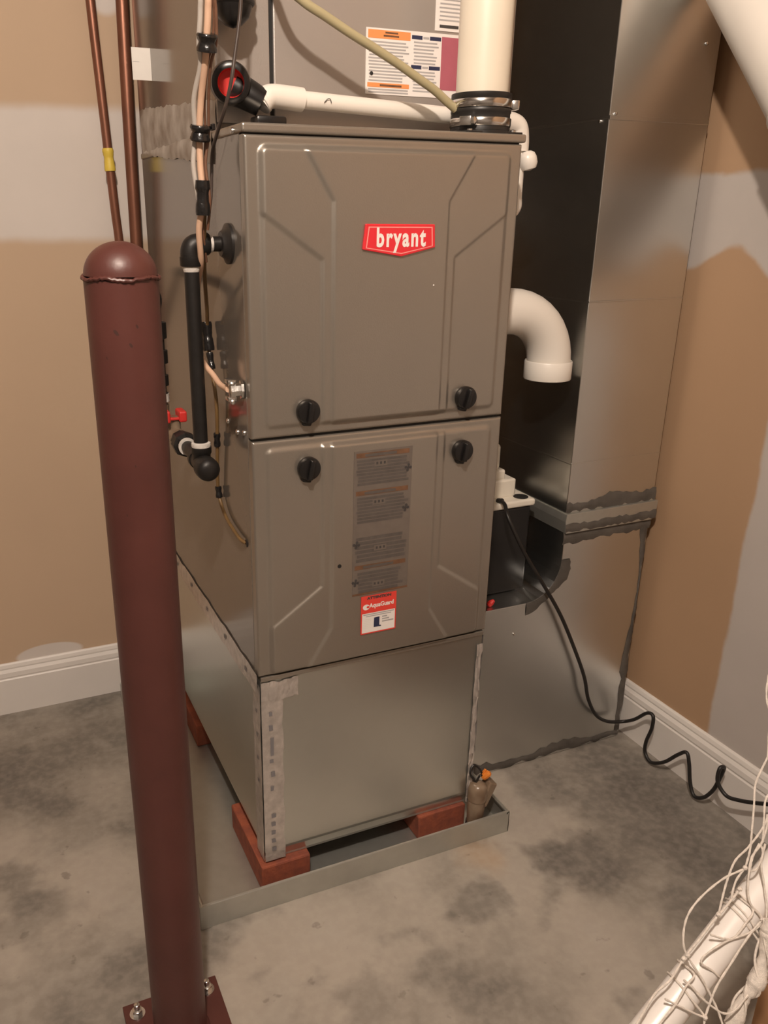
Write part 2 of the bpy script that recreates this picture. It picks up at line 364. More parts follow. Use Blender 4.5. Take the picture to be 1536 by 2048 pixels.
def sstep(t): t = max(0.0, min(1.0, t)); return t * t * (3 - 2 * t)
def emboss(x, e):
    """height of the pressed door at x, e = distance from the outer (top or bottom) end of the panel"""
    u = min(x, W - x)
    hw, hh, r = (W / 2 - 0.019), 0.207, 0.014
    qx = abs(x - W / 2) - hw + r; qz = abs(e - 0.207) - hh + r
    d = -(math.hypot(max(qx, 0), max(qz, 0)) + min(max(qx, qz), 0) - r)      # >0 inside
    dA = max(u - 0.134, (u - 0.088) * 0.847 - (e - 0.002) * 0.53)
    dB = min(0.118 - u, -((u - 0.026) * 0.568 - (e - 0.095) * 0.823))
    lev = 0.0066 + 0.0030 * sstep(dA / 0.006 + 0.5) - 0.0030 * sstep(dB / 0.006 + 0.5)
    return lev * sstep(d / 0.010)
def make_door(name, z0, z1, zref, sgn):
    nx, nz = 210, 194; x0, x1 = 0.0005, W - 0.0005; V = []; Fc = []
    def edge(x, z):
        d = min(x - x0, x1 - x, z - z0, z1 - z); R = 0.004
        return 0 if d >= R else R - math.sqrt(max(0, R * R - (R - d) ** 2))
    xs = [x0, x0 + 0.001, x0 + 0.0025] + [x0 + 0.004 + (x1 - x0 - 0.008) * i / nx for i in range(nx + 1)] + [x1 - 0.0025, x1 - 0.001, x1]
    zs = [z0, z0 + 0.001, z0 + 0.0025] + [z0 + 0.004 + (z1 - z0 - 0.008) * i / nz for i in range(nz + 1)] + [z1 - 0.0025, z1 - 0.001, z1]
    NX, NZ = len(xs), len(zs)
    for z in zs:
        for x in xs: V.append((x, edge(x, z) - emboss(x, (zref - z) * sgn), z))
    for j in range(NZ - 1):
        for i in range(NX - 1): a = j * NX + i; Fc.append([a, a + 1, a + NX + 1, a + NX])
    mb = MB(); mb.add(V, Fc, M['paint'], True)
    # returned edges
    ring = [i for i in range(NX)] + [j * NX + NX - 1 for j in range(1, NZ)] + [(NZ - 1) * NX + i for i in range(NX - 2, -1, -1)] + [j * NX for j in range(NZ - 2, 0, -1)]
    rv = [V[i] for i in ring]; n = len(rv)
    mb.add(rv + [(p[0], 0.0195, p[2]) for p in rv], [[i, n + i, n + (i + 1) % n, (i + 1) % n] for i in range(n)], M['paint'], False)
    return mb.build(name, fur)
dU = make_door('access_door', ZS + 0.0022, Z1 - 0.0148, 1.328, 1)
dL = make_door('access_door', Z0 + 0.0110, ZS - 0.0022, 0.4735, -1)
dU['label'] = 'upper embossed door with red badge'; dL['label'] = 'lower embossed door with warning labels'
# latch knobs
def knob(x, z, parent, rot):
    y = -0.0035; mb = MB(); P = M['plastic_blk']
    mb.lathe([(0.0185, 0), (0.0192, 0.003), (0.0192, 0.010), (0.0178, 0.0125), (0.013, 0.0135), (0.0, 0.0138)], (x, y, z), (0, -1, 0), P, 40)
    c, s_ = math.cos(rot), math.sin(rot)
    R = Matrix.Translation((x, y, z)) @ Matrix.Rotation(rot, 4, 'Y')
    mb.box(-0.0042, 0.0042, -0.0215, -0.012, -0.0165, 0.0165, P, 0.0022, 3, R)      # grip bar
    mb.box(-0.008, 0.008, -0.009, 0.0, -0.0235, -0.014, P, 0.003, 3, R)                # pointer tab
    return mb.build('latch_knob', parent)
knob(0.0915, 0.9415, dU, 0.12); knob(W - 0.0835, 0.9405, dU, 0.25)
knob(0.0925, 0.8475, dL, 0.2); knob(W - 0.0835, 0.8465, dL, 0.15)
# badge
mb = MB(); yb = -0.0094
poly = [(0.1845, 1.2205), (0.3035, 1.2195), (0.3055, 1.1855), (0.2460, 1.1725), (0.1800, 1.1835)]
mb.prism(poly, 'y', yb, yb - 0.0045, M['badge'], 0.0012)
cx = sum(p[0] for p in poly) / 5; cz = sum(p[1] for p in poly) / 5
def shrink(k, kz): return [(cx + (x - cx) * k, cz + (z - cz) * kz) for x, z in poly]
A, B = shrink(0.925, 0.84), shrink(0.895, 0.77); yy = yb - 0.0047
mb.add([(x, yy, z) for x, z in A] + [(x, yy, z) for x, z in B], [[i, (i + 1) % 5, 5 + (i + 1) % 5, 5 + i] for i in range(5)], M['badge_line'])
add_text(mb, 'bryant', 0.0375, 0.2445, 1.1995, yb - 0.0050, M['white'], bold=0.0013, sx=0.72, space=1.22)
mb.build('brand_badge', dU)
# small chip and hole
MB().lathe([(0.0, 0), (0.0013, 0.0002), (0.0013, 0.0004)], (0.308, -0.0095, 1.128), (0, -1, 0), M['white'], 8).build('paint_chip', dU)
MB().lathe([(0.0036, 0), (0.0036, 0.0006)], (0.148, -0.0094, 0.666), (0, -1, 0), M['gap'], 20).build('sight_hole', dL)
# warning label (clear film with faded print) on the lower door
mb = MB(); yl = -0.0102; x0, x1, z0, z1 = 0.1725, 0.2815, 0.6035, 0.8665
mb.box(x0, x1, yl, yl + 0.0006, z0, z1, M['film'])
rnd = random.Random(3); yp = yl - 0.0003
def block(za, zb, lines, inset=0.004, head=None, holes=()):
    if head: rq(mb, x0 + 0.004, x1 - 0.006, zb - 0.011, zb - 0.003, yp, M['film3']); rq(mb, x0 + 0.02, x1 - 0.03, zb - 0.010, zb - 0.005, yp - 0.0001, M['film2']); zb -= 0.014
    for i in range(lines):
        zt = zb - (zb - za) * (i + 0.12) / lines; zl = zb - (zb - za) * (i + 0.86) / lines
        rq(mb, x0 + inset + rnd.uniform(0, 0.004), x1 - inset - rnd.uniform(0, 0.012), zl, zt, yp, M['film2'])
block(0.806, 0.866, 8, head=True); block(0.738, 0.800, 8, head=True); block(0.666, 0.714, 6); block(0.650, 0.664, 1, head=True); block(0.607, 0.648, 6, inset=0.008)
rq(mb, x0, x1, 0.604, 0.6075, yp, M['film3'])
def burst(cx, cz):
    for dx, dz in ((0, 0), (0.0045, 0.0), (-0.0045, 0.001), (0.001, 0.0048), (-0.001, -0.0045)):
        mb.add([(cx + dx + 0.0028 * math.cos(a * math.pi / 3), yp - 0.0004, cz + dz + 0.0028 * math.sin(a * math.pi / 3)) for a in range(6)], [[0, 1, 2, 3, 4, 5]], M['txt_dark'])
for c in ((0.274, 0.829), (0.272, 0.757), (0.179, 0.700), (0.178, 0.629)): burst(*c)
for c in ((0.222, 0.843), (0.220, 0.775), (0.225, 0.690), (0.223, 0.622)):
    rq(mb, c[0] - 0.012, c[0] + 0.012, c[1] - 0.005, c[1] + 0.005, yp - 0.0002, M['film'])
    for k in (-0.007, 0.0, 0.007):
        rq(mb, c[0] + k - 0.0018, c[0] + k + 0.0018, c[1] - 0.002, c[1] + 0.0025, yp - 0.0004, M['txt_dark'])
o = mb.build('warning_label', dL); o['label'] = 'faded brown warning label with lines of small print'
# red and white service sticker
mb = MB(); ys = -0.0112; x0, x1, z0, z1 = 0.1900, 0.2600, 0.5250, 0.6000
mb.box(x0, x1, ys, ys + 0.0008, z0, z1, M['sticker_red'])
rq(mb, x0 + 0.0022, x1 - 0.0022, z0 + 0.0025, z0 + 0.041, ys - 0.0002, M['white'])
add_text(mb, 'ATTENTION', 0.0068, 0.2255, 0.5953, ys - 0.0003, M['txt_dark'], bold=0.0004, sx=1.25)
add_text(mb, 'AquaGuard', 0.0118, 0.2305, 0.5800, ys - 0.0003, M['white'], bold=0.0004, sx=0.88)
mb.add([(0.2000 + 0.0068 * math.cos(a * math.pi / 8), ys - 0.0003, 0.5785 + 0.0056 * math.sin(a * math.pi / 8)) for a in range(16)], [list(range(16))], M['white'])
mb.add([(0.2035 + 0.0030 * math.cos(a * math.pi / 5), ys - 0.0005, 0.5785 + 0.0022 * math.sin(a * math.pi / 5)) for a in range(10)], [list(range(10))], M['sticker_red'])
rq(mb, 0.1945, 0.2560, 0.5625, 0.5645, ys - 0.0004, M['txt']); rq(mb, 0.2000, 0.2500, 0.5590, 0.5607, ys - 0.0004, M['txt'])
mb.add([(x, ys - 0.0005, z) for x, z in ((0.2155, 0.5365), (0.2305, 0.5360), (0.2300, 0.5385), (0.2268, 0.5390), (0.2268, 0.5560), (0.2160, 0.5555))], [[0, 1, 2, 3, 4, 5]], M['navy'])
for k, (l, ww) in enumerate(((0.232, 0.010), (0.232, 0.014), (0.232, 0.023))): rq(mb, l, l + ww, 0.5535 - k * 0.0048, 0.5560 - k * 0.0048, ys - 0.0004, M['txt'])
for k in range(6): rq(mb, 0.1945, 0.2100, 0.5535 - k * 0.0034, 0.5545 - k * 0.0034, ys - 0.0004, M['white2'])
o = mb.build('service_sticker', dL); o['label'] = 'red and white attention sticker'
# screws on the left side and front top
def screw(x, y, z, ax, r=0.0048, m=None, parent=None):
    return MB().lathe([(r, 0), (r, 0.0015), (r * 0.8, 0.0032), (r * 0.3, 0.0040), (0, 0.0041)], (x, y, z), ax, m or M['zinc'], 14).build('screw', parent)
for (y, z) in ((0.040, 1.345), (0.118, 1.345), (0.125, 0.905), (0.072, 0.898), (0.036, 0.905)): screw(-0.002 if z > 1.34 else 0.0, y, z, (-1, 0, 0), parent=fur)
mb = MB(); mb.lathe([(0.030, 0.0), (0.030, 0.004), (0.022, 0.008), (0.018, 0.014), (0.013, 0.015)], (0, 0.085, 1.191), (-1, 0, 0), M['rubber'], 28); mb.build('grommet', fur)
# cable clamp where the house wiring enters
mb = MB(); c = Vector((-0.001, 0.036, 0.975))
mb.lathe([(0.015, 0), (0.015, 0.004), (0.011, 0.005), (0.011, 0.012), (0.0135, 0.0125), (0.0135, 0.020), (0.010, 0.022)], c, (-1, 0.12, 0), M['zinc'], 8, False)
mb.box(-0.026, -0.012, 0.030, 0.052, 0.985, 0.992, M['zinc'], 0.0015); mb.box(-0.026, -0.012, 0.030, 0.052, 0.958, 0.965, M['zinc'], 0.0015)
for zz in (0.957, 0.985): mb.lathe([(0.0042, 0), (0.0042, 0.005), (0.002, 0.0065)], (-0.019, 0.034, zz), (0, -1, 0.2), M['zinc'], 10)
mb.build('cable_clamp', fur)
# sealant smear where the small wire enters
MB().lathe([(0.0075, 0), (0.006, 0.002), (0.0, 0.003)], (0, 0.044, 0.712), (-1, 0, 0), M['tape'], 14).build('wire_grommet', fur)
# right side gasket for the intake elbow
ELY, ELZ = 0.172, 1.058
MB().lathe([(0.056, 0), (0.056, 0.006), (0.050, 0.022), (0.047, 0.024)], (W, ELY, ELZ), (1, 0, 0), M['rubber'], 36).build('intake_gasket', fur)

# ---------------------------------------------------------------- cooling coil cabinet above the furnace
CX0, CX1, CY0, CY1, CZ0, CZ1 = 0.010, 0.540, 0.160, 0.745, 1.354, 2.02
coil = thing('coil_cabinet', 'taupe coil cabinet sitting on the furnace with white warning labels', 'coil cabinet', ((CX0 + CX1) / 2, (CY0 + CY1) / 2, CZ0))
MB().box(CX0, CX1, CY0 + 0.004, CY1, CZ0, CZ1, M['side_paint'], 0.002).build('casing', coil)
MB().box(CX0, 0.0965, CY0 - 0.004, CY0 + 0.004, CZ0 + 0.012, CZ1, M['coil_paint'], 0.0015).build('corner_panel', coil)
MB().box(0.0965, 0.103, CY0 - 0.0005, CY0 + 0.0042, CZ0 + 0.012, CZ1, M['gap']).build('panel_gap', coil)
MB().box(0.103, CX1, CY0 - 0.005, CY0 + 0.004, CZ0 + 0.012, CZ1, M['coil_paint'], 0.002).build('front_panel', coil)
# instruction label
mb = MB(); yl = CY0 - 0.0062; x0, x1, z0, z1 = 0.2595, 0.5330, 1.4180, 1.5130
mb.box(x0, x1, yl, yl + 0.0012, z0, z1, M['white'])
yp = yl - 0.0003
def lines(xa, xb, za, zb, n, m):
    for i in range(n):
        zz = zb - (zb - za) * (i + 0.5) / n
        rq(mb, xa + rnd.uniform(0, 0.002), xb - rnd.uniform(0, 0.012), zz - 0.0011, zz + 0.0011, yp, m)
rq(mb, x0 + 0.003, 0.3390, 1.4985, 1.5105, yp, M['orange']); rq(mb, 0.290, 0.318, 1.5015, 1.5040, yp - 0.0002, M['film3']); rq(mb, 0.293, 0.316, 1.5060, 1.5085, yp - 0.0002, M['film3'])
lines(x0 + 0.004, 0.338, 1.436, 1.496, 13, M['txt'])
rq(mb, x0 + 0.003, 0.3390, 1.4285, 1.4350, yp, M['orange']); rq(mb, 0.285, 0.325, 1.4300, 1.4330, yp - 0.0002, M['film3'])
lines(x0 + 0.004, 0.338, 1.4195, 1.4275, 2, M['txt'])
for zz in (1.5045, 1.4615):
    rq(mb, 0.3415, 0.3610, zz - 0.0028, zz + 0.0028, yp, M['navy']); rq(mb, 0.3750, 0.3960, zz - 0.0028, zz + 0.0028, yp, M['navy']); rq(mb, 0.3625, 0.3735, zz - 0.0015, zz + 0.0015, yp, M['txt'])
lines(0.345, 0.394, 1.465, 1.500, 7, M['txt']); lines(0.345, 0.394, 1.424, 1.457, 7, M['txt'])
rq(mb, 0.3975, 0.5000, 1.4300, 1.5085, yp, M['plum'])
lines(0.503, 0.532, 1.424, 1.508, 12, M['txt'])
mb.lathe([(0.0030, 0), (0.0030, 0.0005), (0.0, 0.0006)], (0.2695, yp, 1.4480), (0, -1, 0), M['gap'], 14)
o = mb.build('instruction_label', coil); o['label'] = 'white label with orange, navy and plum panels'
mb = MB(); x0, x1, z0, z1 = 0.3840, 0.4700, 1.5170, 1.64
mb.box(x0, x1, yl, yl + 0.0012, z0, z1, M['white']); lines(x0 + 0.006, x1 - 0.010, 1.530, 1.635, 18, M['txt']); rq(mb, 0.392, 0.428, 1.5215, 1.5260, yp, M['txt_dark'])
o = mb.build('rating_label', coil); o['label'] = 'white rating label with small grey print'
# white mastic along the joint on the left side
mb = MB()
wavy_strip(mb, 'y', 0.162, 0.735, lambda t: 1.354 + 0.0 * t, lambda t: 1.400 + 0.040 * t, CX0, 0.0015, M['mastic_w'], 40, 0.003)
wavy_strip(mb, 'y', 0.150, 0.665, lambda t: 1.308 + 0.040 * t, lambda t: 1.3535, -0.0022, 0.0012, M['mastic_w'], 40, 0.002)
mb.build('mastic_seal', coil)
# paper tag stuck on the coil side
mb = MB(); mb.box(-0.0270, CX0 - 0.0002, 0.599, 0.600, 1.4780, 1.5340, M['white2'])
rq(mb, -0.026, -0.013, 1.5090, 1.5096, 0.5986, M['txt'])
o = mb.build('paper_tag', coil); o['label'] = 'small white paper tag'
# black drain stub with red bore
mb = MB()
ax = Vector((-0.28, -1, -0.12)).normalized(); c = Vector((0.021, 0.118, 1.416))
mb.lathe([(0.0305, -0.034), (0.0305, -0.005), (0.0295, 0.012), (0.0280, 0.020), (0.0240, 0.0225), (0.0195, 0.0225)], c, ax, M['plastic_blk'], 36, cap=False)
mb.tube([(0.030, 0.128, 1.411), (0.050, 0.120, 1.401), (0.068, 0.114, 1.391)], 0.022, M['plastic_blk'], 24, rad=lambda t: 0.0245 - 0.0045 * t)
mb.box(0.050, 0.098, 0.085, 0.120, 1.3575, 1.372, M['plastic_blk'], 0.004)
fit = mb.build('drain_stub', coil)
MB().lathe([(0.0200, 0.0222), (0.0196, 0.014), (0.0170, 0.007), (0.0, 0.0065)], c, ax, M['red'], 30, cap=False).build('red_plug', fit)
# dark insulated fitting hanging down the coil front at the top
mb = MB(); mb.lathe([(0.0, -0.004), (0.012, 0.0), (0.023, 0.010), (0.0290, 0.028), (0.0300, 0.2)], (0.024, 0.106, 1.489), (0.02, 0.0, 1), M['plastic_blk'], 30)
for k in range(3): mb.lathe([(0.0292, 0), (0.0312, 0.002), (0.0312, 0.006), (0.0292, 0.008)], (0.0245, 0.106, 1.514 + k * 0.02), (0.02, 0, 1), M['rubber'], 30)
mb.tube([(0.0247, 0.112, 1.60), (0.0247, 0.14, 1.63), (0.0247, 0.165, 1.64)], 0.018, M['plastic_blk'])
mb.build('drain_trap', coil)

# ---------------------------------------------------------------- base plenum under the furnace
ple = thing('base_plenum', 'bare galvanised sheet metal plenum box under the furnace', 'plenum', (W / 2, D / 2, 0.0625))
px0, px1, py0, py1, pz0, pz1 = 0.004, 0.461, 0.004, 0.705, 0.0625, Z0
mb = MB()
bm_ = bmesh.new()
def ringz(ins, z): return [bm_.verts.new((px0 + ins, py0 + ins, z)), bm_.verts.new((px1 - ins, py0 + ins, z)), bm_.verts.new((px1 - ins, py1 - ins, z)), bm_.verts.new((px0 + ins, py1 - ins, z))]
rr = [ringz(0.012, pz0), ringz(0.009, pz0 + 0.004), ringz(0.0005, pz0 + 0.026), ringz(0.0, pz0 + 0.032), ringz(0.0, pz1)]
for a, b in zip(rr, rr[1:]):
    for i in range(4): bm_.faces.new([a[i], a[(i + 1) % 4], b[(i + 1) % 4], b[i]])
bm_.faces.new(rr[0][::-1]); bm_.faces.new(rr[-1]); mb.bm(bm_, M['galv'])
mb.build('plenum_body', ple)
MB().box(px0 + 0.003, px1 - 0.003, py0 + 0.0085, py0 + 0.0105, pz0 + 0.0005, pz0 + 0.010, M['galv_dull'], 0.0005).build('bottom_hem', ple)
# foil tape, crumpled strips
def foil(grid, name='foil_tape', amp=0.0010, marks=()):
    """grid(s,t)->point, normal"""
    ns, ntt = 28, 6; V = []; Fc = []
    for i in range(ns + 1):
        for j in range(ntt + 1):
            p, nn = grid(i / ns, j / ntt); e = 0.0012 + random.uniform(0, amp)
            V.append(Vector(p) + Vector(nn) * e)
    for i in range(ns):
        for j in range(ntt): a = i * (ntt + 1) + j; Fc.append([a, a + 1, a + ntt + 2, a + ntt + 1])
    mb = MB(); mb.add(V, Fc, M['foil'], True)
    for (s0, s1, t0, t1) in marks:
        q = []
        for s_, t_ in ((s0, t0), (s1, t0), (s1, t1), (s0, t1)):
            p, nn = grid(s_, t_); q.append(Vector(p) + Vector(nn) * 0.0030)
        mb.add(q, [[0, 1, 2, 3]], M['ink'])
    return mb.build(name, ple)
wig = lambda s_, k: 0.0015 * math.sin(s_ * k) + 0.001 * math.sin(s_ * k * 2.3 + 1)
LY = -1
mk = [(0.06 + 0.05 * k, 0.06 + 0.05 * k + 0.022, 0.30, 0.62) for k in range(5)] + [(0.42, 0.445, 0.3, 0.55), (0.50, 0.53, 0.35, 0.65), (0.58, 0.60, 0.3, 0.6), (0.62, 0.72, 0.35, 0.60), (0.76, 0.79, 0.3, 0.6), (0.84, 0.86, 0.3, 0.55)]
mk = [(a, b, c_ * 0.8 + 0.1, d_ * 0.8 + 0.05) for a, b, c_, d_ in mk]
foil(lambda s_, t_: ((px0 + 0.0 + t_ * (0.040 + wig(s_, 30)), py0, 0.068 + s_ * 0.385), (0, -1, 0)), marks=mk)
foil(lambda s_, t_: ((px0, py0 + t_ * (0.042 + wig(s_, 26)), 0.068 + s_ * 0.385), (-1, 0, 0)), marks=[(0.45 + k * 0.13, 0.47 + k * 0.13, 0.35, 0.55) for k in range(4)])
foil(lambda s_, t_: ((px0 + s_ * 0.070, py0, 0.422 + t_ * 0.038 + wig(s_, 9)), (0, -1, 0)), amp=0.002)
foil(lambda s_, t_: ((-0.0005, 0.004 + s_ * 0.69, 0.436 + wig(s_, 30) + t_ * 0.042), (-1, 0, 0)), marks=[(0.08 + k * 0.19, 0.10 + k * 0.19, 0.4, 0.6) for k in range(5)])
foil(lambda s_, t_: ((0.449 + t_ * 0.0118 + wig(s_, 20) * t_, py0, 0.070 + s_ * 0.375), (0, -1, 0)), amp=0.0035)
foil(lambda s_, t_: ((px1, py0 + t_ * 0.05, 0.066 + s_ * 0.395), (1, 0, 0)), amp=0.004)
foil(lambda s_, t_: ((W, 0.024 + t_ * 0.10, 0.440 + s_ * 0.06), (1, 0, 0)), amp=0.004)

# ---------------------------------------------------------------- drain pan and bricks
pan = thing('drain_pan', 'shallow galvanised drain pan on the floor under the plenum', 'drain pan', (0.2, 0.37, 0.0))
outl = [(-0.136, -0.042), (0.532, -0.042), (0.532, 0.134), (0.459, 0.134), (0.459, 0.790), (-0.136, 0.790)]
MB().prism([(x, y) for x, y in outl], 'z', 0.0005, 0.0025, M['galv_dull']).build('pan_floor', pan)
n = len(outl)
for i in range(n):
    a, b = Vector((*outl[i], 0)), Vector((*outl[(i + 1) % n], 0)); d = (b - a).normalized(); inn = Vector((-d.y, d.x, 0))
    prof = [(0.0, 0.0025), (0.0, 0.051), (0.001, 0.0528), (0.004, 0.0532), (0.0065, 0.051), (0.0065, 0.047), (0.005, 0.046), (0.003, 0.049), (0.0015, 0.049), (0.0015, 0.0025)]
    mb = MB(); k = len(prof)
    V = [a + inn * q + Vector((0, 0, z)) for q, z in prof] + [b + inn * q + Vector((0, 0, z)) for q, z in prof]
    mb.add(V, [[j, (j + 1) % k, k + (j + 1) % k, k + j] for j in range(k)] + [list(range(k))[::-1], [k + j for j in range(k)]], M['galv_dull'])
    mb.build('pan_rim', pan)
mb = MB()
mb.prism([(-0.138, -0.044), (-0.118, -0.044), (-0.118, -0.0422), (-0.1362, -0.0422), (-0.1362, -0.02), (-0.138, -0.02)], 'z', 0.001, 0.053, M['galv_dull']); mb.build('corner_fold', pan)
def brick(x0, x1, y0, y1, label):
    b = bmesh.new(); bmesh.ops.create_cube(b, size=1.0)
    for v in b.verts: v.co = Vector(((x0 + x1) / 2 + v.co.x * (x1 - x0), (y0 + y1) / 2 + v.co.y * (y1 - y0), 0.0325 + v.co.z * 0.059))
    bmesh.ops.bevel(b, geom=b.edges[:], offset=0.0035, segments=2, profile=0.5, affect='EDGES')
    for v in b.verts: v.co += Vector((random.uniform(-1, 1), random.uniform(-1, 1), 0)) * 0.0006
    o = MB().bm(b, M['brick']).build('brick', None, ((x0 + x1) / 2, (y0 + y1) / 2, 0.003))
    return tag(o, label, 'brick', 'bricks holding up the plenum')
brick(-0.006, 0.094, -0.004, 0.196, 'orange red brick under the near corner of the plenum by the bollard')
brick(0.340, 0.452, 0.004, 0.200, 'red brick under the plenum beside the leak sensor')
brick(-0.002, 0.098, 0.500, 0.700, 'red brick under the far left end of the plenum')
brick(0.345, 0.447, 0.500, 0.700, 'red brick hidden deep under the far right of the plenum')

# leak sensor on the pan rim
sen = thing('leak_sensor', 'tan leak sensor with orange wire nut clipped on the drain pan corner', 'leak sensor', (0.472, -0.012, 0.003))
mb = MB(); mb.lathe([(0.014, 0), (0.017, 0.003), (0.0175, 0.020), (0.0185, 0.045), (0.0185, 0.060), (0.0205, 0.062), (0.0205, 0.084), (0.017, 0.096), (0.009, 0.101), (0.0, 0.102)], (0.466, -0.012, 0.022), (0.03, 0, 1), M['sensor'], 28); mb.build('sensor_body', sen)
mb = MB(); mb.lathe([(0.0190, 0), (0.0190, 0.012)], (0.466, -0.012, 0.014), (0.03, 0, 1), M['rubber'], 26); mb.lathe([(0.013, 0), (0.0155, 0.002), (0.0155, 0.012)], (0.465, -0.012, 0.003), (0, 0, 1), M['zinc'], 26); mb.build('sensor_foot', sen)
mb = MB(); R = Matrix.Translation((0.490, -0.010, 0.105)) @ Matrix.Rotation(0.42, 4, 'Y')
mb.box(-0.008, 0.012, -0.016, 0.012, -0.040, 0.018, M['sensor'], 0.004, 3, R); mb.box(0.012, 0.018, -0.006, 0.000, -0.010, -0.004, M['txt_dark'], 0.001, 2, R); mb.build('clip', sen)
mb = MB(); mb.lathe([(0.006, 0), (0.0075, 0.004), (0.0070, 0.016), (0.004, 0.020), (0, 0.0205)], (0.478, -0.012, 0.133), (0.5, -0.3, 0.55), M['nut'], 9, False); 
for a in range(4): mb.box(-0.0085, 0.0085, -0.0012, 0.0012, 0.002, 0.016, M['nut'], 0.0005, 1, Matrix.Translation((0.479, -0.013, 0.134)) @ Matrix.Rotation(0.7, 4, 'Y') @ Matrix.Rotation(a * 0.785, 4, 'Z'))
mb.build('wire_nut', sen)
mb = MB(); mb.tube([(0.463, -0.008, 0.124), (0.452, -0.004, 0.145), (0.462, 0.0, 0.160), (0.474, -0.006, 0.150), (0.479, -0.012, 0.136)], 0.0022, M['cord'], 8)
mb.tube([(0.464, -0.010, 0.124), (0.470, -0.014, 0.142), (0.478, -0.012, 0.136)], 0.0022, M['cord'], 8); mb.build('lead_wire', sen)

# ---------------------------------------------------------------- bollard
bol = thing('bollard', 'maroon painted steel bollard with domed top bolted to the floor', 'bollard', (-0.2215, -0.232, 0.0))
BX, BY, BR = -0.2215, -0.232, 0.0412
MB().box(BX - 0.0785, BX + 0.0785, BY - 0.0785, BY + 0.0785, 0.0005, 0.0105, M['bollard'], 0.001).build('base_plate', bol)
MB().lathe([(BR, 0.0105), (BR, 0.4), (BR, 0.8), (BR, 1.166)], (BX, BY, 0), (0, 0, 1), M['bollard'], 64).build('post', bol)
prof = [(BR * 0.985 * math.cos(t * math.pi / 24), 1.170 + 0.036 * math.sin(t * math.pi / 24)) for t in range(13)]
MB().lathe(prof, (BX, BY, 0), (0, 0, 1), M['bollard'], 64).build('dome_cap', bol)
V = []; Fc = []; ns = 96
for i in range(ns):
    a = 2 * math.pi * i / ns; rr_ = BR + 0.0008 + 0.0014 * random.random(); zz = 1.1675 + 0.0012 * math.sin(a * 5) + random.uniform(-0.0008, 0.0008)
    for k in range(8):
        b = 2 * math.pi * k / 8; q = rr_ - 0.0016 + 0.0026 * math.cos(b); V.append((BX + q * math.cos(a), BY + q * math.sin(a), zz + 0.0024 * math.sin(b)))
for i in range(ns):
    for k in range(8): Fc.append([i * 8 + k, ((i + 1) % ns) * 8 + k, ((i + 1) % ns) * 8 + (k + 1) % 8, i * 8 + (k + 1) % 8])
MB().add(V, Fc, M['bollard'], True).build('weld_bead', bol)
mb = MB(); mb.lathe([(BR + 0.006, 0.0105), (BR + 0.004, 0.013), (BR, 0.017)], (BX, BY, 0), (0, 0, 1), M['bollard'], 48, cap=False); mb.build('base_weld', bol)
for sx in (-1, 1):
    for sy in (-1, 1):
        mb = MB(); x, y = BX + sx * 0.058, BY + sy * 0.056
        mb.lathe([(0.0125, 0.0105), (0.0125, 0.0125)], (x, y, 0), (0, 0, 1), M['zinc'], 24); mb.lathe([(0.0085, 0.0125), (0.0085, 0.0205), (0.0070, 0.0215)], (x, y, 0), (0, 0, 1), M['zinc'], 6, False)
        mb.lathe([(0.0048, 0.0215), (0.0048, 0.031), (0.0036, 0.032)], (x, y, 0), (0, 0, 1), M['zinc'], 14); mb.build('anchor_bolt', bol)
# paint chips on the side facing the room
for (a, z, w_, h_) in ((-1.98, 1.112, 0.006, 0.0026), (-1.62, 1.098, 0.004, 0.0022), (-1.42, 1.118, 0.003, 0.0020), (-2.3, 1.084, 0.002, 0.0015), (-1.75, 0.96, 0.0016, 0.0016), (-2.1, 0.90, 0.0014, 0.0014)):
    V = []
    for k in range(8):
        t = k * math.pi / 4; aa = a + w_ / BR * math.cos(t) * 0.5; V.append((BX + (BR + 0.0003) * math.cos(aa), BY + (BR + 0.0003) * math.sin(aa), z + h_ * math.sin(t) - w_ * 0.35 * math.cos(t)))
    MB().add(V, [list(range(8))], M['bollard_dark']).build('paint_chip', bol)

# ---------------------------------------------------------------- air duct on the right
duct = thing('air_duct', 'tall galvanised air duct standing in the corner right of the furnace', 'duct', (0.76, 0.36, 0.0))
DX0, DX1, DY0, DY1 = 0.750, 0.992, 0.1415, 0.62
for i, (za, zb) in enumerate(((0.628, 0.7385), (0.7395, 1.0715), (1.0725, 1.4015), (1.4025, 1.90), (1.901, 2.439))):
    MB().box(DX0, DX1, DY0, DY1, za, zb, M['duct'], 0.0016, 2).build('duct_section', duct)
for z in (0.739, 1.072, 1.402, 1.9005):
    mb = MB(); mb.box(DX0 + 0.0004, DX1 - 0.0004, DY0 - (0.0018 if z == 1.402 else 0.0008), DY1, z - (0.004 if z == 1.402 else 0.0014), z + (0.004 if z == 1.402 else 0.0014), M['duct'], 0.0006); mb.build('cross_seam', duct)
poly = [(0.4635, 0.0015), (0.988, 0.0015), (0.988, 0.586), (0.752, 0.586), (0.752, 0.520)] + [(0.752 - 0.085 * (1 - math.cos(t * math.pi / 16)), 0.520 - 0.090 * math.sin(t * math.pi / 16)) for t in range(1, 9)] + [(0.4635, 0.430)]
MB().prism(poly, 'y', DY0 - 0.0005, 0.60, M['duct'], 0.0012).build('return_boot', duct)
mb = MB()
fp = [(DX0 - 0.001, 0.584), (DX1 - 0.003, 0.584), (DX1 + 0.007, 0.600), (DX1 + 0.008, 0.6285), (DX0 - 0.003, 0.6285), (DX0 - 0.005, 0.612)]
mb.prism(fp, 'y', DY0 - 0.008, DY1 - 0.01, M['galv_dull'], 0.0012); mb.build('joint_flange', duct)
mb = MB()
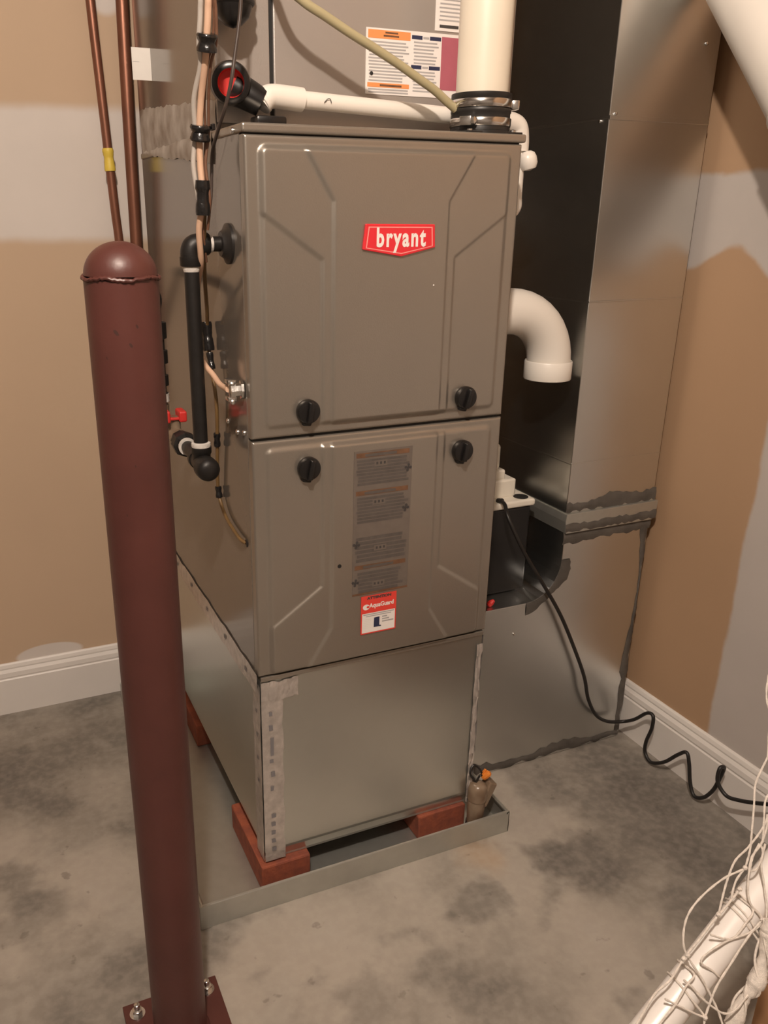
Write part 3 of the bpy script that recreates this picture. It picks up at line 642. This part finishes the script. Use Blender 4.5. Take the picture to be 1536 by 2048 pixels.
wavy_strip(mb, 'x', 0.748, 0.996, lambda t: 0.630, lambda t: 0.652 - 0.006 * math.sin(t * 9) + 0.010 * t, DY0 - 0.0004, 0.0022, M['mastic'], 26, 0.004)
wavy_strip(mb, 'x', 0.748, 0.992, lambda t: 0.560 - 0.022 * max(0, 0.3 - t), lambda t: 0.586, DY0 - 0.0009, 0.0022, M['mastic'], 26, 0.004)
wavy_strip(mb, 'x', 0.746, 0.998, lambda t: 0.588, lambda t: 0.606, DY0 - 0.0082, 0.0016, M['mastic'], 26, 0.003)
wavy_strip(mb, 'v', 0.02, 0.57, lambda t: 0.972 - 0.010 * math.sin(t * 7) * (t > 0.3), lambda t: 0.9875, DY0 - 0.0009, 0.0020, M['mastic'], 26, 0.003)
wavy_strip(mb, 'x', 0.478, 0.985, lambda t: 0.004, lambda t: 0.026 + 0.008 * math.sin(t * 12), DY0 - 0.0009, 0.0022, M['mastic'], 30, 0.005)
# smear following the curved throat
V = []; Fc = []; nn = 22
for i in range(nn + 1):
    t = i / nn * math.pi / 2; ccx, ccz = 0.667, 0.520
    for r in (0.086, 0.098, 0.108 + 0.008 * math.sin(t * 5) + random.uniform(-0.002, 0.002)):
        V.append((ccx + r * math.cos(-t) * 0.99, DY0 - 0.0010 - (0.0018 if abs(r - 0.098) < 0.005 else 0), ccz + (r + 0.004) * math.sin(-t)))
for i in range(nn):
    for k in range(2): Fc.append([i * 3 + k, i * 3 + k + 1, i * 3 + k + 4, i * 3 + k + 3])
mb.add(V, Fc, M['mastic'], True)
mb.build('mastic_seal', duct)
for (x, z) in ((0.958, 1.535), (0.762, 1.408), (0.64, 0.36)): screw(x, DY0 - 0.0006, z, (0, -1, 0), 0.0036, None, duct)
screw(DX0 - 0.0004, 0.165, 1.397, (-1, 0, 0), 0.0036, None, duct)

# ---------------------------------------------------------------- vent pipe with rubber coupling
VX, VY, VR = 0.420, 0.058, 0.0415
ven = thing('vent_pipe', 'ivory plastic vent pipe rising from the furnace top in a black clamped coupling', 'vent pipe', (VX, VY, Z1))
mb = MB(); mb.lathe([(VR, 1.400), (VR, 1.8), (VR, 2.439)], (VX, VY, 0), (0, 0, 1), M['pvc_warm'], 48); mb.build('pipe', ven)
mb = MB(); mb.lathe([(0.0475, Z1 + 0.004), (0.0475, 1.372), (0.0468, 1.3735), (0.0468, 1.3845), (0.0480, 1.386), (0.0480, 1.3905), (0.0468, 1.392), (0.0468, 1.404), (0.0480, 1.4055), (0.0480, 1.4135), (VR + 0.0005, 1.414)], (VX, VY, 0), (0, 0, 1), M['rubber'], 48); cpl = mb.build('rubber_coupling', ven)
for z, a in ((1.3655, -2.55), (1.3925, -0.35)):
    mb = MB(); mb.lathe([(0.0484, z), (0.0490, z + 0.0008), (0.0490, z + 0.0112), (0.0484, z + 0.012)], (VX, VY, 0), (0, 0, 1), M['chrome'], 48, cap=False)
    dx, dy = math.cos(a), math.sin(a); R = Matrix.Translation((VX + dx * 0.054, VY + dy * 0.054, z + 0.006)) @ Matrix.Rotation(a + math.pi / 2, 4, 'Z')
    mb.box(-0.010, 0.010, -0.006, 0.006, -0.007, 0.007, M['zinc'], 0.002, 2, R)
    mb.lathe([(0.0065, 0), (0.0065, 0.005), (0.004, 0.007)], R @ Vector((0.010, 0, 0)), R.to_3x3() @ Vector((1, 0, 0)), M['zinc'], 8, False)
    mb.build('band_clamp', cpl)
mb = MB(); mb.lathe([(0.0535, Z1 + 0.0005), (0.0535, Z1 + 0.0045), (0.049, Z1 + 0.006)], (VX - 0.002, VY, 0), (0, 0, 1), M['rubber'], 48)
mb.box(VX - 0.052, VX + 0.050, VY - 0.048, VY + 0.046, Z1 + 0.0002, Z1 + 0.0035, M['rubber'], 0.001); fl = mb.build('flange', ven)
for a in (0.6, 2.5, 3.9, 5.4): MB().lathe([(0.0045, 0), (0.0045, 0.003), (0.002, 0.004)], (VX + 0.058 * math.cos(a) * 0.98, VY + 0.052 * math.sin(a), Z1 + 0.0035), (0, 0, 1), M['zinc'], 10).build('screw', fl)

# ---------------------------------------------------------------- intake elbow on the right side
elb = thing('intake_elbow', 'white plastic elbow turned down from the right side of the furnace', 'pipe elbow', (0.60, ELY, 0.93))
ER = 0.0435; ex, cz_ = 0.5850, 1.058
arc = [(W + 0.012, ELY, cz_), (0.53, ELY, cz_), (0.560, ELY, cz_)] + [(ex + 0.104 * math.sin(t * math.pi / 20), ELY, cz_ - 0.104 + 0.104 * math.cos(t * math.pi / 20)) for t in range(11)] 
mb = MB(); mb.tube(arc, ER, M['pvc'], 40, curve=False, cap=False); mb.build('bend', elb)
hx = ex + 0.104
mb = MB(); mb.lathe([(ER, 0.9545), (0.0462, 0.9575), (0.0475, 0.9555), (0.0475, 0.922), (0.0468, 0.9205), (0.0430, 0.9205), (0.0430, 0.952)], (hx, ELY, 0), (0, 0, 1), M['pvc'], 48, cap=False); mb.build('hub', elb)

# ---------------------------------------------------------------- white condensate pipe across the furnace top
con = thing('condensate_pipe', 'thin white plastic drain pipe lying across the top of the furnace', 'drain pipe', (0.30, 0.125, Z1))
P0, P1 = Vector((0.128, 0.122, 1.400)), Vector((0.522, 0.126, 1.384))
MB().tube([P0 - Vector((0.02, 0, -0.001)), P1], 0.0128, M['pvc'], 24).build('pipe', con)
mb = MB(); mb.tube([(0.067, 0.116, 1.390), (0.075, 0.116, 1.398), (0.085, 0.118, 1.4015), (0.105, 0.120, 1.4015), (0.136, 0.122, 1.3997)], 0.0172, M['pvc'], 28); 
mb.lathe([(0.0172, 0), (0.0185, 0.001), (0.0185, 0.006), (0.0172, 0.007)], (0.066, 0.115, 1.391), (0.75, 0.1, 0.6), M['pvc'], 28); mb.build('elbow', con)
MB().tube([(0.505, 0.1255, 1.3848), (0.525, 0.126, 1.3835), (0.541, 0.126, 1.376), (0.546, 0.126, 1.355), (0.546, 0.126, 1.338)], 0.0166, M['pvc'], 26).build('elbow', con)
MB().tube([(0.546, 0.126, 1.345), (0.546, 0.126, 1.255)], 0.0118, M['pvc'], 22).build('drop_pipe', con)
mb = MB(); mb.lathe([(0.0, 0), (0.008, 0.001), (0.0135, 0.005), (0.016, 0.012), (0.016, 0.022), (0.012, 0.030), (0.0, 0.033)], (0.552, 0.112, 1.338), (0.25, -0.1, -1), M['pvc'], 24); mb.build('coupling', con)
MB().tube([(0.546, 0.126, 1.26), (0.545, 0.126, 1.245), (0.530, 0.126, 1.235), (0.500, 0.126, 1.232), (W + 0.002, 0.126, 1.232)], 0.0125, M['pvc'], 22).build('elbow', con)
mb = MB(); mb.tube([(0.168, 0.1085, 1.396), (0.174, 0.1075, 1.4015), (0.178, 0.1075, 1.4005), (0.180, 0.1085, 1.396)], 0.0006, M['txt_dark'], 6); mb.build('pencil_mark', con)

# amber hose
o = MB().tube([(0.060, 0.085, 1.62), (0.090, 0.072, 1.545), (0.116, 0.066, 1.520), (0.150, 0.063, 1.503), (0.189, 0.061, 1.484), (0.230, 0.060, 1.466), (0.272, 0.060, 1.447), (0.306, 0.060, 1.430), (0.334, 0.060, 1.416), (0.356, 0.060, 1.402), (0.374, 0.060, 1.391)], 0.0066, M['hose'], 16).build('drain_hose', None, (0.374, 0.060, 1.391))
tag(o, 'amber clear drain hose drooping in front of the coil cabinet label', 'hose')

# ---------------------------------------------------------------- gas piping on the left
gas = thing('gas_pipe', 'black iron gas pipe with elbow, tee and red valve left of the furnace', 'gas pipe', (-0.06, 0.09, 0.84))
GX, GY, GZ = -0.060, 0.085, 1.191; R1 = 0.0112
MB().tube([(0.0, GY, GZ), (-0.040, GY, GZ)], R1, M['iron'], 22).build('nipple', gas)
mb = MB(); mb.lathe([(0.0165, 0), (0.0165, 0.012), (0.0150, 0.014)], (-0.046, GY, GZ), (1, 0, 0), M['iron'], 24)
mb.tube([(-0.040, GY, GZ), (-0.050, GY, GZ), (-0.0575, GY, GZ - 0.003), (GX - 0.001, GY, GZ - 0.011), (GX - 0.001, GY, GZ - 0.022)], 0.0155, M['iron'], 24)
mb.lathe([(0.0168, 0), (0.0168, 0.012), (0.0152, 0.014)], (GX - 0.001, GY, GZ - 0.018), (0, 0, -1), M['iron'], 24); mb.build('elbow', gas)
MB().lathe([(0.0122, 0), (0.0128, 0.002), (0.0122, 0.005)], (-0.032, GY, GZ), (1, 0, 0), M['dope'], 20).build('thread_seal', gas)
MB().lathe([(0.0128, 0), (0.0132, 0.003), (0.0118, 0.008)], (GX - 0.001, GY, GZ - 0.032), (0, 0, -1), M['dope'], 20).build('thread_seal', gas)
MB().tube([(GX - 0.001, GY, GZ - 0.035), (GX, GY, 0.885)], 0.0116, M['iron'], 24).build('drop_pipe', gas)
MB().lathe([(0.0155, 0), (0.0162, 0.003), (0.0155, 0.007), (0.012, 0.008)], (GX, GY, 0.876), (0, 0, 1), M['dope'], 22).build('thread_seal', gas)
mb = MB(); mb.lathe([(0.0168, 0.8765), (0.0168, 0.866), (0.0150, 0.864), (0.0150, 0.845)], (GX, GY, 0), (0, 0, 1), M['iron'], 24)
mb.tube([(GX, GY - 0.022, 0.850), (GX, GY + 0.026, 0.850)], 0.0156, M['iron'], 24); mb.lathe([(0.0172, 0), (0.0172, 0.010)], (GX, GY + 0.018, 0.850), (0, 1, 0), M['iron'], 24); mb.build('tee', gas)
mb = MB(); mb.lathe([(0.0190, 0.0), (0.0195, 0.004), (0.0195, 0.016), (0.0180, 0.022), (0.012, 0.0275), (0.0, 0.0290)], (GX, GY - 0.016, 0.847), (0.12, -1, -0.1), M['iron'], 28); mb.build('cap', gas)
MB().tube([(GX, GY + 0.02, 0.850), (GX, GY + 0.105, 0.852)], R1, M['iron'], 20).build('nipple', gas)
MB().lathe([(0.0155, 0), (0.0155, 0.005), (0.012, 0.006)], (GX, GY + 0.094, 0.852), (0, 1, 0), M['dope'], 20).build('thread_seal', gas)
mb = MB(); mb.lathe([(0.0165, 0), (0.0165, 0.008), (0.0220, 0.009), (0.0220, 0.028), (0.0175, 0.029), (0.0175, 0.050)], (GX, GY + 0.099, 0.852), (0, 1, 0), M['iron'], 8, False); mb.build('union', gas)
mb = MB(); mb.tube([(GX, GY + 0.14, 0.853), (GX, GY + 0.21, 0.854)], 0.0145, M['sensor'], 20); mb.lathe([(0.009, 0), (0.009, 0.026)], (GX, GY + 0.178, 0.863), (0, 0, 1), M['sensor'], 14); vb = mb.build('valve', gas)
mb = MB(); mb.box(GX - 0.034, GX + 0.016, GY + 0.165, GY + 0.191, 0.884, 0.8885, M['red'], 0.0012); mb.box(GX - 0.034, GX - 0.012, GY + 0.160, GY + 0.196, 0.880, 0.902, M['red'], 0.003); mb.box(GX + 0.004, GX + 0.018, GY + 0.160, GY + 0.196, 0.880, 0.900, M['red'], 0.003); mb.build('valve_handle', vb)
# stack of fittings rising behind the valve
mb = MB(); gx, gy = GX - 0.012, GY + 0.235
mb.tube([(GX, GY + 0.205, 0.854), (GX - 0.004, GY + 0.225, 0.858), (gx, gy, 0.875), (gx, gy, 0.90)], 0.0145, M['sensor'], 20); mb.build('elbow', gas)
mb = MB(); mb.lathe([(0.0115, 0.885), (0.0115, 0.905), (0.0150, 0.906), (0.0150, 0.922), (0.0115, 0.923), (0.0115, 0.935), (0.0165, 0.936), (0.0165, 0.955), (0.0120, 0.956), (0.0120, 0.975), (0.0175, 0.977), (0.0175, 1.00), (0.0130, 1.001), (0.0130, 1.02), (0.018, 1.022), (0.018, 1.05), (0.0105, 1.052), (0.0105, 1.075)], (gx, gy, 0), (0, 0, 1), M['iron'], 20)
mb.lathe([(0.0158, 0.906), (0.0158, 0.921)], (gx, gy, 0), (0, 0, 1), M['dope'], 20); mb.build('supply_riser', gas)
MB().tube([(gx, gy, 1.07), (gx, gy + 0.01, 1.10), (gx - 0.02, gy + 0.20, 1.105), (gx - 0.03, YB - 0.002, 1.105)], 0.0105, M['iron'], 18).build('supply_pipe', gas)

# ---------------------------------------------------------------- wiring on the left
cab_ = thing('cable_bundle', 'tan and grey cables taped together hanging left of the furnace', 'cable', (-0.05, 0.03, 1.20))
tanp = [(-0.050, -0.060, 2.30), (-0.050, -0.050, 1.80), (-0.0485, -0.027, 1.53), (-0.048, -0.018, 1.478), (-0.049, -0.008, 1.445), (-0.049, 0.004, 1.420), (-0.050, 0.027, 1.381), (-0.051, 0.040, 1.339), (-0.051, 0.043, 1.299), (-0.050, 0.042, 1.253), (-0.054, 0.055, 1.212), (-0.048, 0.076, 1.165), (-0.0425, 0.122, 1.130), (-0.038, 0.150, 1.085), (-0.036, 0.158, 1.040), (-0.033, 0.152, 1.005), (-0.024, 0.122, 0.985), (-0.022, 0.092, 0.975), (-0.021, 0.060, 0.974), (-0.022, 0.044, 0.975)]
MB().tube(tanp, 0.0046, M['tan_cable'], 14).build('tan_cable', cab_)
MB().tube([(x - 0.009 + 0.004 * (i % 2) * (i > 4), y + 0.004, z) for i, (x, y, z) in enumerate(tanp[:10])], 0.0036, M['grey_cable'], 12).build('grey_cable', cab_)
MB().tube([(x + 0.010 + 0.003 * math.sin(i * 2.1), y - 0.002, z) for i, (x, y, z) in enumerate(tanp[:11])], 0.0021, M['brown_wire'], 10).build('brown_wire', cab_)
MB().tube([(x + 0.0075 + 0.003 * math.sin(i * 1.7 + 2), y + 0.006, z) for i, (x, y, z) in enumerate(tanp[:12])], 0.0019, M['brown_wire'], 10).build('brown_wire', cab_)
def tapewrap(p, q, r, parent, m=None, name='tape_wrap'):
    mb = MB(); P, Q = Vector(p), Vector(q)
    mb.tube([P, P.lerp(Q, 0.3), P.lerp(Q, 0.6), Q], r, m or M['tape'], 16, rad=lambda t: r * (1 + 0.10 * math.sin(t * 9) + random.uniform(-0.05, 0.05)), smooth_n=4); return mb.build(name, parent)
tapewrap((-0.0485, -0.012, 1.4545), (-0.0485, -0.006, 1.4345), 0.0125, cab_)
tapewrap((-0.0500, 0.036, 1.350), (-0.0505, 0.040, 1.330), 0.0130, cab_)
tapewrap((-0.0490, 0.0425, 1.279), (-0.0500, 0.044, 1.232), 0.0100, cab_)
MB().box(-0.036, -0.0305, 0.028, 0.044, 1.344, 1.352, M['tape'], 0.001).build('tape_end', cab_)

thw = thing('thermostat_wire', 'thin brown thermostat wire taped along the furnace left side', 'wire', (-0.006, 0.17, 0.72))
MB().tube([(-0.046, 0.050, 1.235), (-0.040, 0.085, 1.180), (-0.030, 0.125, 1.130), (-0.018, 0.165, 1.085), (-0.012, 0.190, 1.050), (-0.012, 0.182, 1.0), (-0.010, 0.162, 0.935), (-0.009, 0.168, 0.871), (-0.008, 0.182, 0.800), (-0.007, 0.182, 0.757), (-0.006, 0.150, 0.728), (-0.006, 0.092, 0.716), (-0.006, 0.055, 0.714), (-0.001, 0.044, 0.712)], 0.0032, M['olive_wire'], 10).build('wire', thw)
tapewrap((-0.013, 0.195, 1.062), (-0.012, 0.186, 1.015), 0.0092, thw); tapewrap((-0.012, 0.184, 1.012), (-0.011, 0.176, 0.985), 0.0058, thw)
tapewrap((-0.0095, 0.168, 0.874), (-0.009, 0.172, 0.850), 0.0056, thw); tapewrap((-0.0075, 0.183, 0.772), (-0.007, 0.180, 0.752), 0.0058, thw)
o = MB().tube([(0.030, 0.0, 2.30), (0.022, 0.012, 1.80), (0.011, 0.018, 1.55), (0.009, 0.020, 1.503), (0.005, 0.020, 1.473), (-0.002, 0.020, 1.437), (-0.008, 0.020, 1.406), (-0.014, 0.030, 1.376), (-0.018, 0.050, 1.353), (-0.020, 0.085, 1.322), (-0.023, 0.085, 1.290), (-0.032, 0.060, 1.262), (-0.038, 0.052, 1.240)], 0.0026, M['wire_dark'], 10).build('control_wire', None, (-0.02, 0.05, 1.29))
tag(o, 'thin dark control wire crossing the black drain stub', 'wire')

# ---------------------------------------------------------------- refrigerant lines
def line(pts, r, label, tape):
    t = thing('refrigerant_line', label, 'copper pipe', pts[-1], 'refrigerant lines behind the bollard')
    MB().tube(pts, r, M['copper'], 18).build('pipe', t)
    if tape: tapewrap(tape[0], tape[1], r + 0.0012, t, M['yellow'], 'yellow_tag')
line([(-0.072, 0.800, 2.43), (-0.066, 0.800, 1.80), (-0.064, 0.800, 1.647), (-0.056, 0.800, 1.45), (-0.048, 0.800, 1.25), (-0.044, 0.800, 1.178), (-0.040, 0.800, 1.0), (-0.036, 0.800, 0.80)], 0.0098, 'thin copper line with a yellow tag on the back wall', ((-0.0530, 0.800, 1.368), (-0.0510, 0.800, 1.322)))
line([(0.012, 0.795, 2.43), (0.004, 0.795, 1.80), (0.000, 0.795, 1.65), (-0.004, 0.795, 1.40), (-0.0065, 0.795, 1.17), (-0.010, 0.795, 1.0), (-0.012, 0.795, 0.80)], 0.0132, 'thick copper line nearest the coil cabinet corner', None)

# ---------------------------------------------------------------- condensate pump and its cord
pmp = thing('condensate_pump', 'ivory topped condensate pump on the duct ledge right of the furnace', 'pump', (0.61, 0.26, 0.430))
mb = MB(); mb.box(0.500, 0.706, 0.205, 0.325, 0.4305, 0.634, M['plastic_blk'], 0.006, 3); mb.build('reservoir', pmp)
mb = MB(); mb.box(0.494, 0.712, 0.199, 0.331, 0.634, 0.650, M['pump'], 0.005, 3); mb.build('lid', pmp)
mb = MB(); mb.box(0.520, 0.680, 0.232, 0.318, 0.648, 0.690, M['pump'], 0.004, 2); mb.box(0.540, 0.655, 0.238, 0.300, 0.688, 0.712, M['pump'], 0.005, 2)
mb.box(0.565, 0.645, 0.245, 0.300, 0.710, 0.768, M['pump'], 0.008, 3); mb.build('motor_housing', pmp)
mb = MB(); mb.lathe([(0.0165, 0), (0.0165, 0.0012), (0.013, 0.0014)], (0.688, 0.222, 0.650), (0, 0, 1), M['gap'], 28); mb.build('inlet_hole', pmp)
mb = MB(); mb.tube([(0.622, 0.212, 0.652), (0.622, 0.198, 0.656)], 0.006, M['cord'], 12); mb.build('strain_relief', pmp)
cordp = [(0.622, 0.204, 0.655), (0.617, 0.180, 0.654), (0.606, 0.150, 0.638), (0.622, 0.130, 0.591), (0.648, 0.125, 0.545), (0.677, 0.124, 0.503), (0.745, 0.121, 0.400), (0.800, 0.120, 0.296), (0.838, 0.120, 0.215), (0.858, 0.120, 0.152), (0.890, 0.121, 0.098), (0.930, 0.122, 0.069), (0.972, 0.112, 0.064),
         (0.976, 0.082, 0.088), (0.975, 0.048, 0.126), (0.972, 0.026, 0.132), (0.972, 0.024, 0.100), (0.974, 0.036, 0.055), (0.976, 0.036, 0.024), (0.974, 0.012, 0.012), (0.974, -0.025, 0.038), (0.974, -0.058, 0.080), (0.974, -0.080, 0.101), (0.974, -0.092, 0.080), (0.974, -0.104, 0.036), (0.972, -0.122, 0.014), (0.972, -0.146, 0.028), (0.976, -0.163, 0.060), (0.978, -0.172, 0.100), (0.976, -0.1775, 0.1275), (0.962, -0.1785, 0.1290), (0.958, -0.1830, 0.100), (0.962, -0.206, 0.080), (0.966, -0.235, 0.088), (0.968, -0.265, 0.104), (0.970, -0.295, 0.122), (0.972, -0.36, 0.16), (0.975, -0.46, 0.20)]
o = MB().tube(cordp, 0.0042, M['cord'], 12).build('power_cord', None, (0.974, 0.012, 0.008))
tag(o, 'black curly power cord running from the pump along the right baseboard', 'power cord')
o = MB().lathe([(0.004, 0), (0.0065, 0.003), (0.0065, 0.010), (0.0035, 0.018), (0, 0.0185)], (0.580, 0.160, 0.4325), (0.6, -0.35, 0.8), M['red'], 10, False).build('wire_nut', None, (0.580, 0.160, 0.4325))
tag(o, 'small red wire nut lying on the duct ledge', 'wire nut')

# ---------------------------------------------------------------- sloping white pipe top right
top = thing('sloping_pipe', 'thick white plastic pipe sloping down along the right wall', 'drain pipe', (0.935, -0.05, 1.40))
SXP = 0.912
sa, sb = Vector((SXP, 0.070, 1.648)), Vector((SXP, -0.250, 1.263)); dd = (sb - sa).normalized()
MB().tube([sa, sb], 0.0560, M['pvc'], 44).build('pipe', top)
MB().tube([(SXP, 0.055, 1.630), (SXP, 0.070, 1.650), (SXP, 0.079, 1.690), (SXP, 0.080, 1.750)], 0.0600, M['pvc'], 44).build('elbow', top)
MB().tube([(SXP, 0.080, 1.74), (SXP, 0.080, ZC - 0.001)], 0.0560, M['pvc'], 44).build('riser', top)
mb = MB(); mb.lathe([(0.0562, 0), (0.0590, 0.002), (0.0600, 0.005), (0.0600, 0.10), (0.058, 0.104)], sa.lerp(sb, 0.625), dd, M['pvc'], 44); mb.build('hub', top)
MB().tube([(SXP, -0.235, 1.281), (SXP, -0.262, 1.249), (SXP + 0.03, -0.285, 1.225), (SXP + 0.07, -0.295, 1.215), (XR - 0.001, -0.297, 1.213)], 0.0585, M['pvc'], 40).build('elbow', top)

# ---------------------------------------------------------------- goal frame and net, cardboard box
A_, B_ = Vector((0.2384, -0.7052, 0.3334)), Vector((0.419, -0.6717, 0.435)); dv = (B_ - A_)
g0 = A_ - dv * ((A_.z - 0.022) / dv.z); g1 = A_ + dv * ((XR - 0.023 - A_.x) / dv.x)
o = MB().tube([g0, g1], 0.0212, M['goal'], 32).build('goal_post', None, g0)
tag(o, 'white tubular goal post leaning across the lower right corner', 'goal post')
NET = [[(0.4736, -0.6128, 0.5913), (0.4594, -0.6178, 0.5786), (0.4456, -0.6238, 0.5647), (0.4356, -0.6351, 0.5438), (0.4236, -0.6475, 0.5206), (0.4133, -0.6577, 0.5017), (0.4006, -0.6654, 0.4859)], [(0.4499, -0.6461, 0.5313), (0.4359, -0.6509, 0.5192), (0.4117, -0.6555, 0.5045), (0.3916, -0.6577, 0.495), (0.3774, -0.6632, 0.4822), (0.3642, -0.6706, 0.467), (0.349, -0.6808, 0.4471)], [(0.3984, -0.6656, 0.4849), (0.3691, -0.6634, 0.4793), (0.3377, -0.6649, 0.4678), (0.3151, -0.6688, 0.4555), (0.3019, -0.6752, 0.4422), (0.2945, -0.6848, 0.4258), (0.2964, -0.6936, 0.4131), (0.3047, -0.7075, 0.3947), (0.3101, -0.7197, 0.3781), (0.3138, -0.7313, 0.3618), (0.3146, -0.7413, 0.3473)], [(0.4501, -0.6444, 0.534), (0.444, -0.6514, 0.521), (0.4307, -0.6582, 0.5063), (0.4134, -0.662, 0.495), (0.4048, -0.6682, 0.4828), (0.396, -0.6778, 0.4655), (0.3939, -0.6865, 0.4515), (0.4033, -0.6993, 0.4348), (0.3984, -0.7089, 0.4188), (0.3936, -0.7126, 0.4118)], [(0.3857, -0.6749, 0.4668), (0.3578, -0.6798, 0.4511), (0.3398, -0.6824, 0.442), (0.319, -0.6866, 0.4298), (0.2898, -0.6918, 0.4141), (0.266, -0.6983, 0.3981), (0.2416, -0.7005, 0.3887), (0.2065, -0.7109, 0.365)], [(0.3109, -0.6985, 0.4098), (0.3455, -0.6974, 0.421), (0.3833, -0.7013, 0.4259), (0.4033, -0.6993, 0.4348)], [(0.4033, -0.6993, 0.4348), (0.3779, -0.7031, 0.4216), (0.3461, -0.7109, 0.401), (0.3217, -0.7172, 0.3849), (0.3077, -0.7231, 0.3724), (0.2955, -0.7294, 0.3599), (0.2901, -0.7343, 0.3513)], [(0.2824, -0.7029, 0.3957), (0.2899, -0.7091, 0.3885), (0.2976, -0.7178, 0.3776), (0.3103, -0.7279, 0.366), (0.3215, -0.7343, 0.3594), (0.3362, -0.736, 0.3607), (0.3566, -0.7328, 0.371)], [(0.3316, -0.6885, 0.4305), (0.347, -0.6953, 0.4246), (0.361, -0.6984, 0.4239), (0.3795, -0.6952, 0.4341), (0.3948, -0.691, 0.4449)], [(0.2331, -0.7191, 0.3594), (0.2643, -0.7125, 0.3768), (0.2838, -0.7066, 0.3906), (0.2974, -0.7038, 0.3983)], [(0.2531, -0.7062, 0.3833), (0.2726, -0.7173, 0.3719), (0.2943, -0.7283, 0.3613)], [(0.436, -0.6597, 0.5057), (0.423, -0.669, 0.4872), (0.4188, -0.6807, 0.4679), (0.4105, -0.698, 0.439), (0.3967, -0.7084, 0.419)], [(0.4281, -0.6575, 0.5066), (0.4143, -0.6623, 0.4949), (0.4066, -0.6687, 0.4826), (0.4162, -0.6697, 0.484), (0.4284, -0.6645, 0.4959), (0.4299, -0.658, 0.5064)], [(0.5139, -0.5648, 0.6815), (0.5021, -0.5708, 0.6678), (0.4947, -0.5798, 0.6509), (0.4929, -0.5901, 0.6337), (0.4825, -0.6018, 0.6117), (0.4736, -0.6128, 0.5913)], [(0.4658, -0.6329, 0.5571), (0.4527, -0.6363, 0.5474), (0.4436, -0.6461, 0.5292), (0.433, -0.658, 0.5074)], [(0.3857, -0.6749, 0.4668), (0.3719, -0.677, 0.4595), (0.3835, -0.6692, 0.4749), (0.4006, -0.6654, 0.4859)]]
net = thing('goal_net', 'tangled white cord net hanging around the leaning goal post', 'net', (0.36, -0.69, 0.30))
_pt = A_ + dv * ((0.74 - A_.x) / dv.x)
NET[13] = [_pt + Vector((0.0, -0.004, 0.023)), (0.700, _pt.y - 0.010, _pt.z + 0.055), (0.610, -0.570, 0.712), (0.550, -0.562, 0.704)] + list(NET[13])   # runs on up to the post
for c_ in NET:
    c_ = [Vector(p) for p in c_]
    for end in (0, -1):                                   # ends that touch the post are tied round it
        q = A_ + dv * ((c_[end] - A_).dot(dv) / dv.dot(dv))
        rv_ = c_[end] - q
        if rv_.length < 0.036:
            sg = 1 if (end == 0) else -1
            for st in (0.7, 1.4, 2.1, 2.8):
                p_ = q + dv.normalized() * 0.004 * st + (Matrix.Rotation(sg * st, 3, dv.normalized()) @ rv_).normalized() * 0.0226
                c_.insert(0 if end == 0 else len(c_), p_)
    MB().tube(c_, 0.0013, M['net'], 7, smooth_n=6, rad=lambda t: 0.0013 + 0.0002 * math.sin(t * 90)).build('net_cord', net)
gp = [(0.4012, -0.7119, 0.4456), (0.3942, -0.7162, 0.4277), (0.385, -0.7218, 0.4038), (0.3776, -0.727, 0.3829), (0.3667, -0.7284, 0.3679), (0.3544, -0.7291, 0.3529), (0.3424, -0.7329, 0.3308), (0.3384, -0.7343, 0.323)]
MB().tube(gp, 0.0085, M['net'], 12, rad=lambda t: 0.0080 + 0.0022 * math.sin(t * 17) + random.uniform(-0.0008, 0.0008)).build('gathered_net', net)
for k in range(3):
    MB().tube([Vector(p) + Vector((0.0088 * math.cos(i * 1.3 + k * 2.1), 0.0088 * math.sin(i * 1.3 + k * 2.1), 0)) for i, p in enumerate(gp)], 0.0014, M['net'], 7).build('net_cord', net)
for p in ((0.2945, -0.6925, 0.4180), (0.3475, -0.6818, 0.4487), (0.3991, -0.6664, 0.4874), (0.3841, -0.6759, 0.4684), (0.4017, -0.7003, 0.4364), (0.2884, -0.6929, 0.4158), (0.2941, -0.7304, 0.3618)):
    MB().lathe([(0, -0.003), (0.0022, -0.0022), (0.0032, 0), (0.0022, 0.0022), (0, 0.003)], p, (0.3, 0.4, 1), M['net'], 8).build('knot', net)
box = thing('cardboard_box', 'brown cardboard box standing at the lower right edge', 'box', (0.72, -0.74, 0.0))
MB().box(0.525, 0.905, -0.930, -0.640, 0.001, 0.300, M['card'], 0.002).build('carton', box)
MB().box(0.526, 0.904, -0.788, -0.782, 0.3002, 0.3012, M['tan_cable']).build('packing_tape', box)

# ---------------------------------------------------------------- ceiling lamp that lights the room
lamp = thing('ceiling_lamp', 'bare bulb in a white ceiling lampholder above the viewer', 'lamp', (LAMP.x, LAMP.y, ZC))
MB().lathe([(0.055, ZC - 0.0005), (0.055, ZC - 0.018), (0.030, ZC - 0.035), (0.022, ZC - 0.070)], (LAMP.x, LAMP.y, 0), (0, 0, 1), M['white'], 32).build('lampholder', lamp)
bulb = MB().lathe([(0.013, ZC - 0.070), (0.016, ZC - 0.090), (0.030, ZC - 0.125)], (LAMP.x, LAMP.y, 0), (0, 0, 1), M['white'], 28, cap=False).build('bulb_base', lamp)
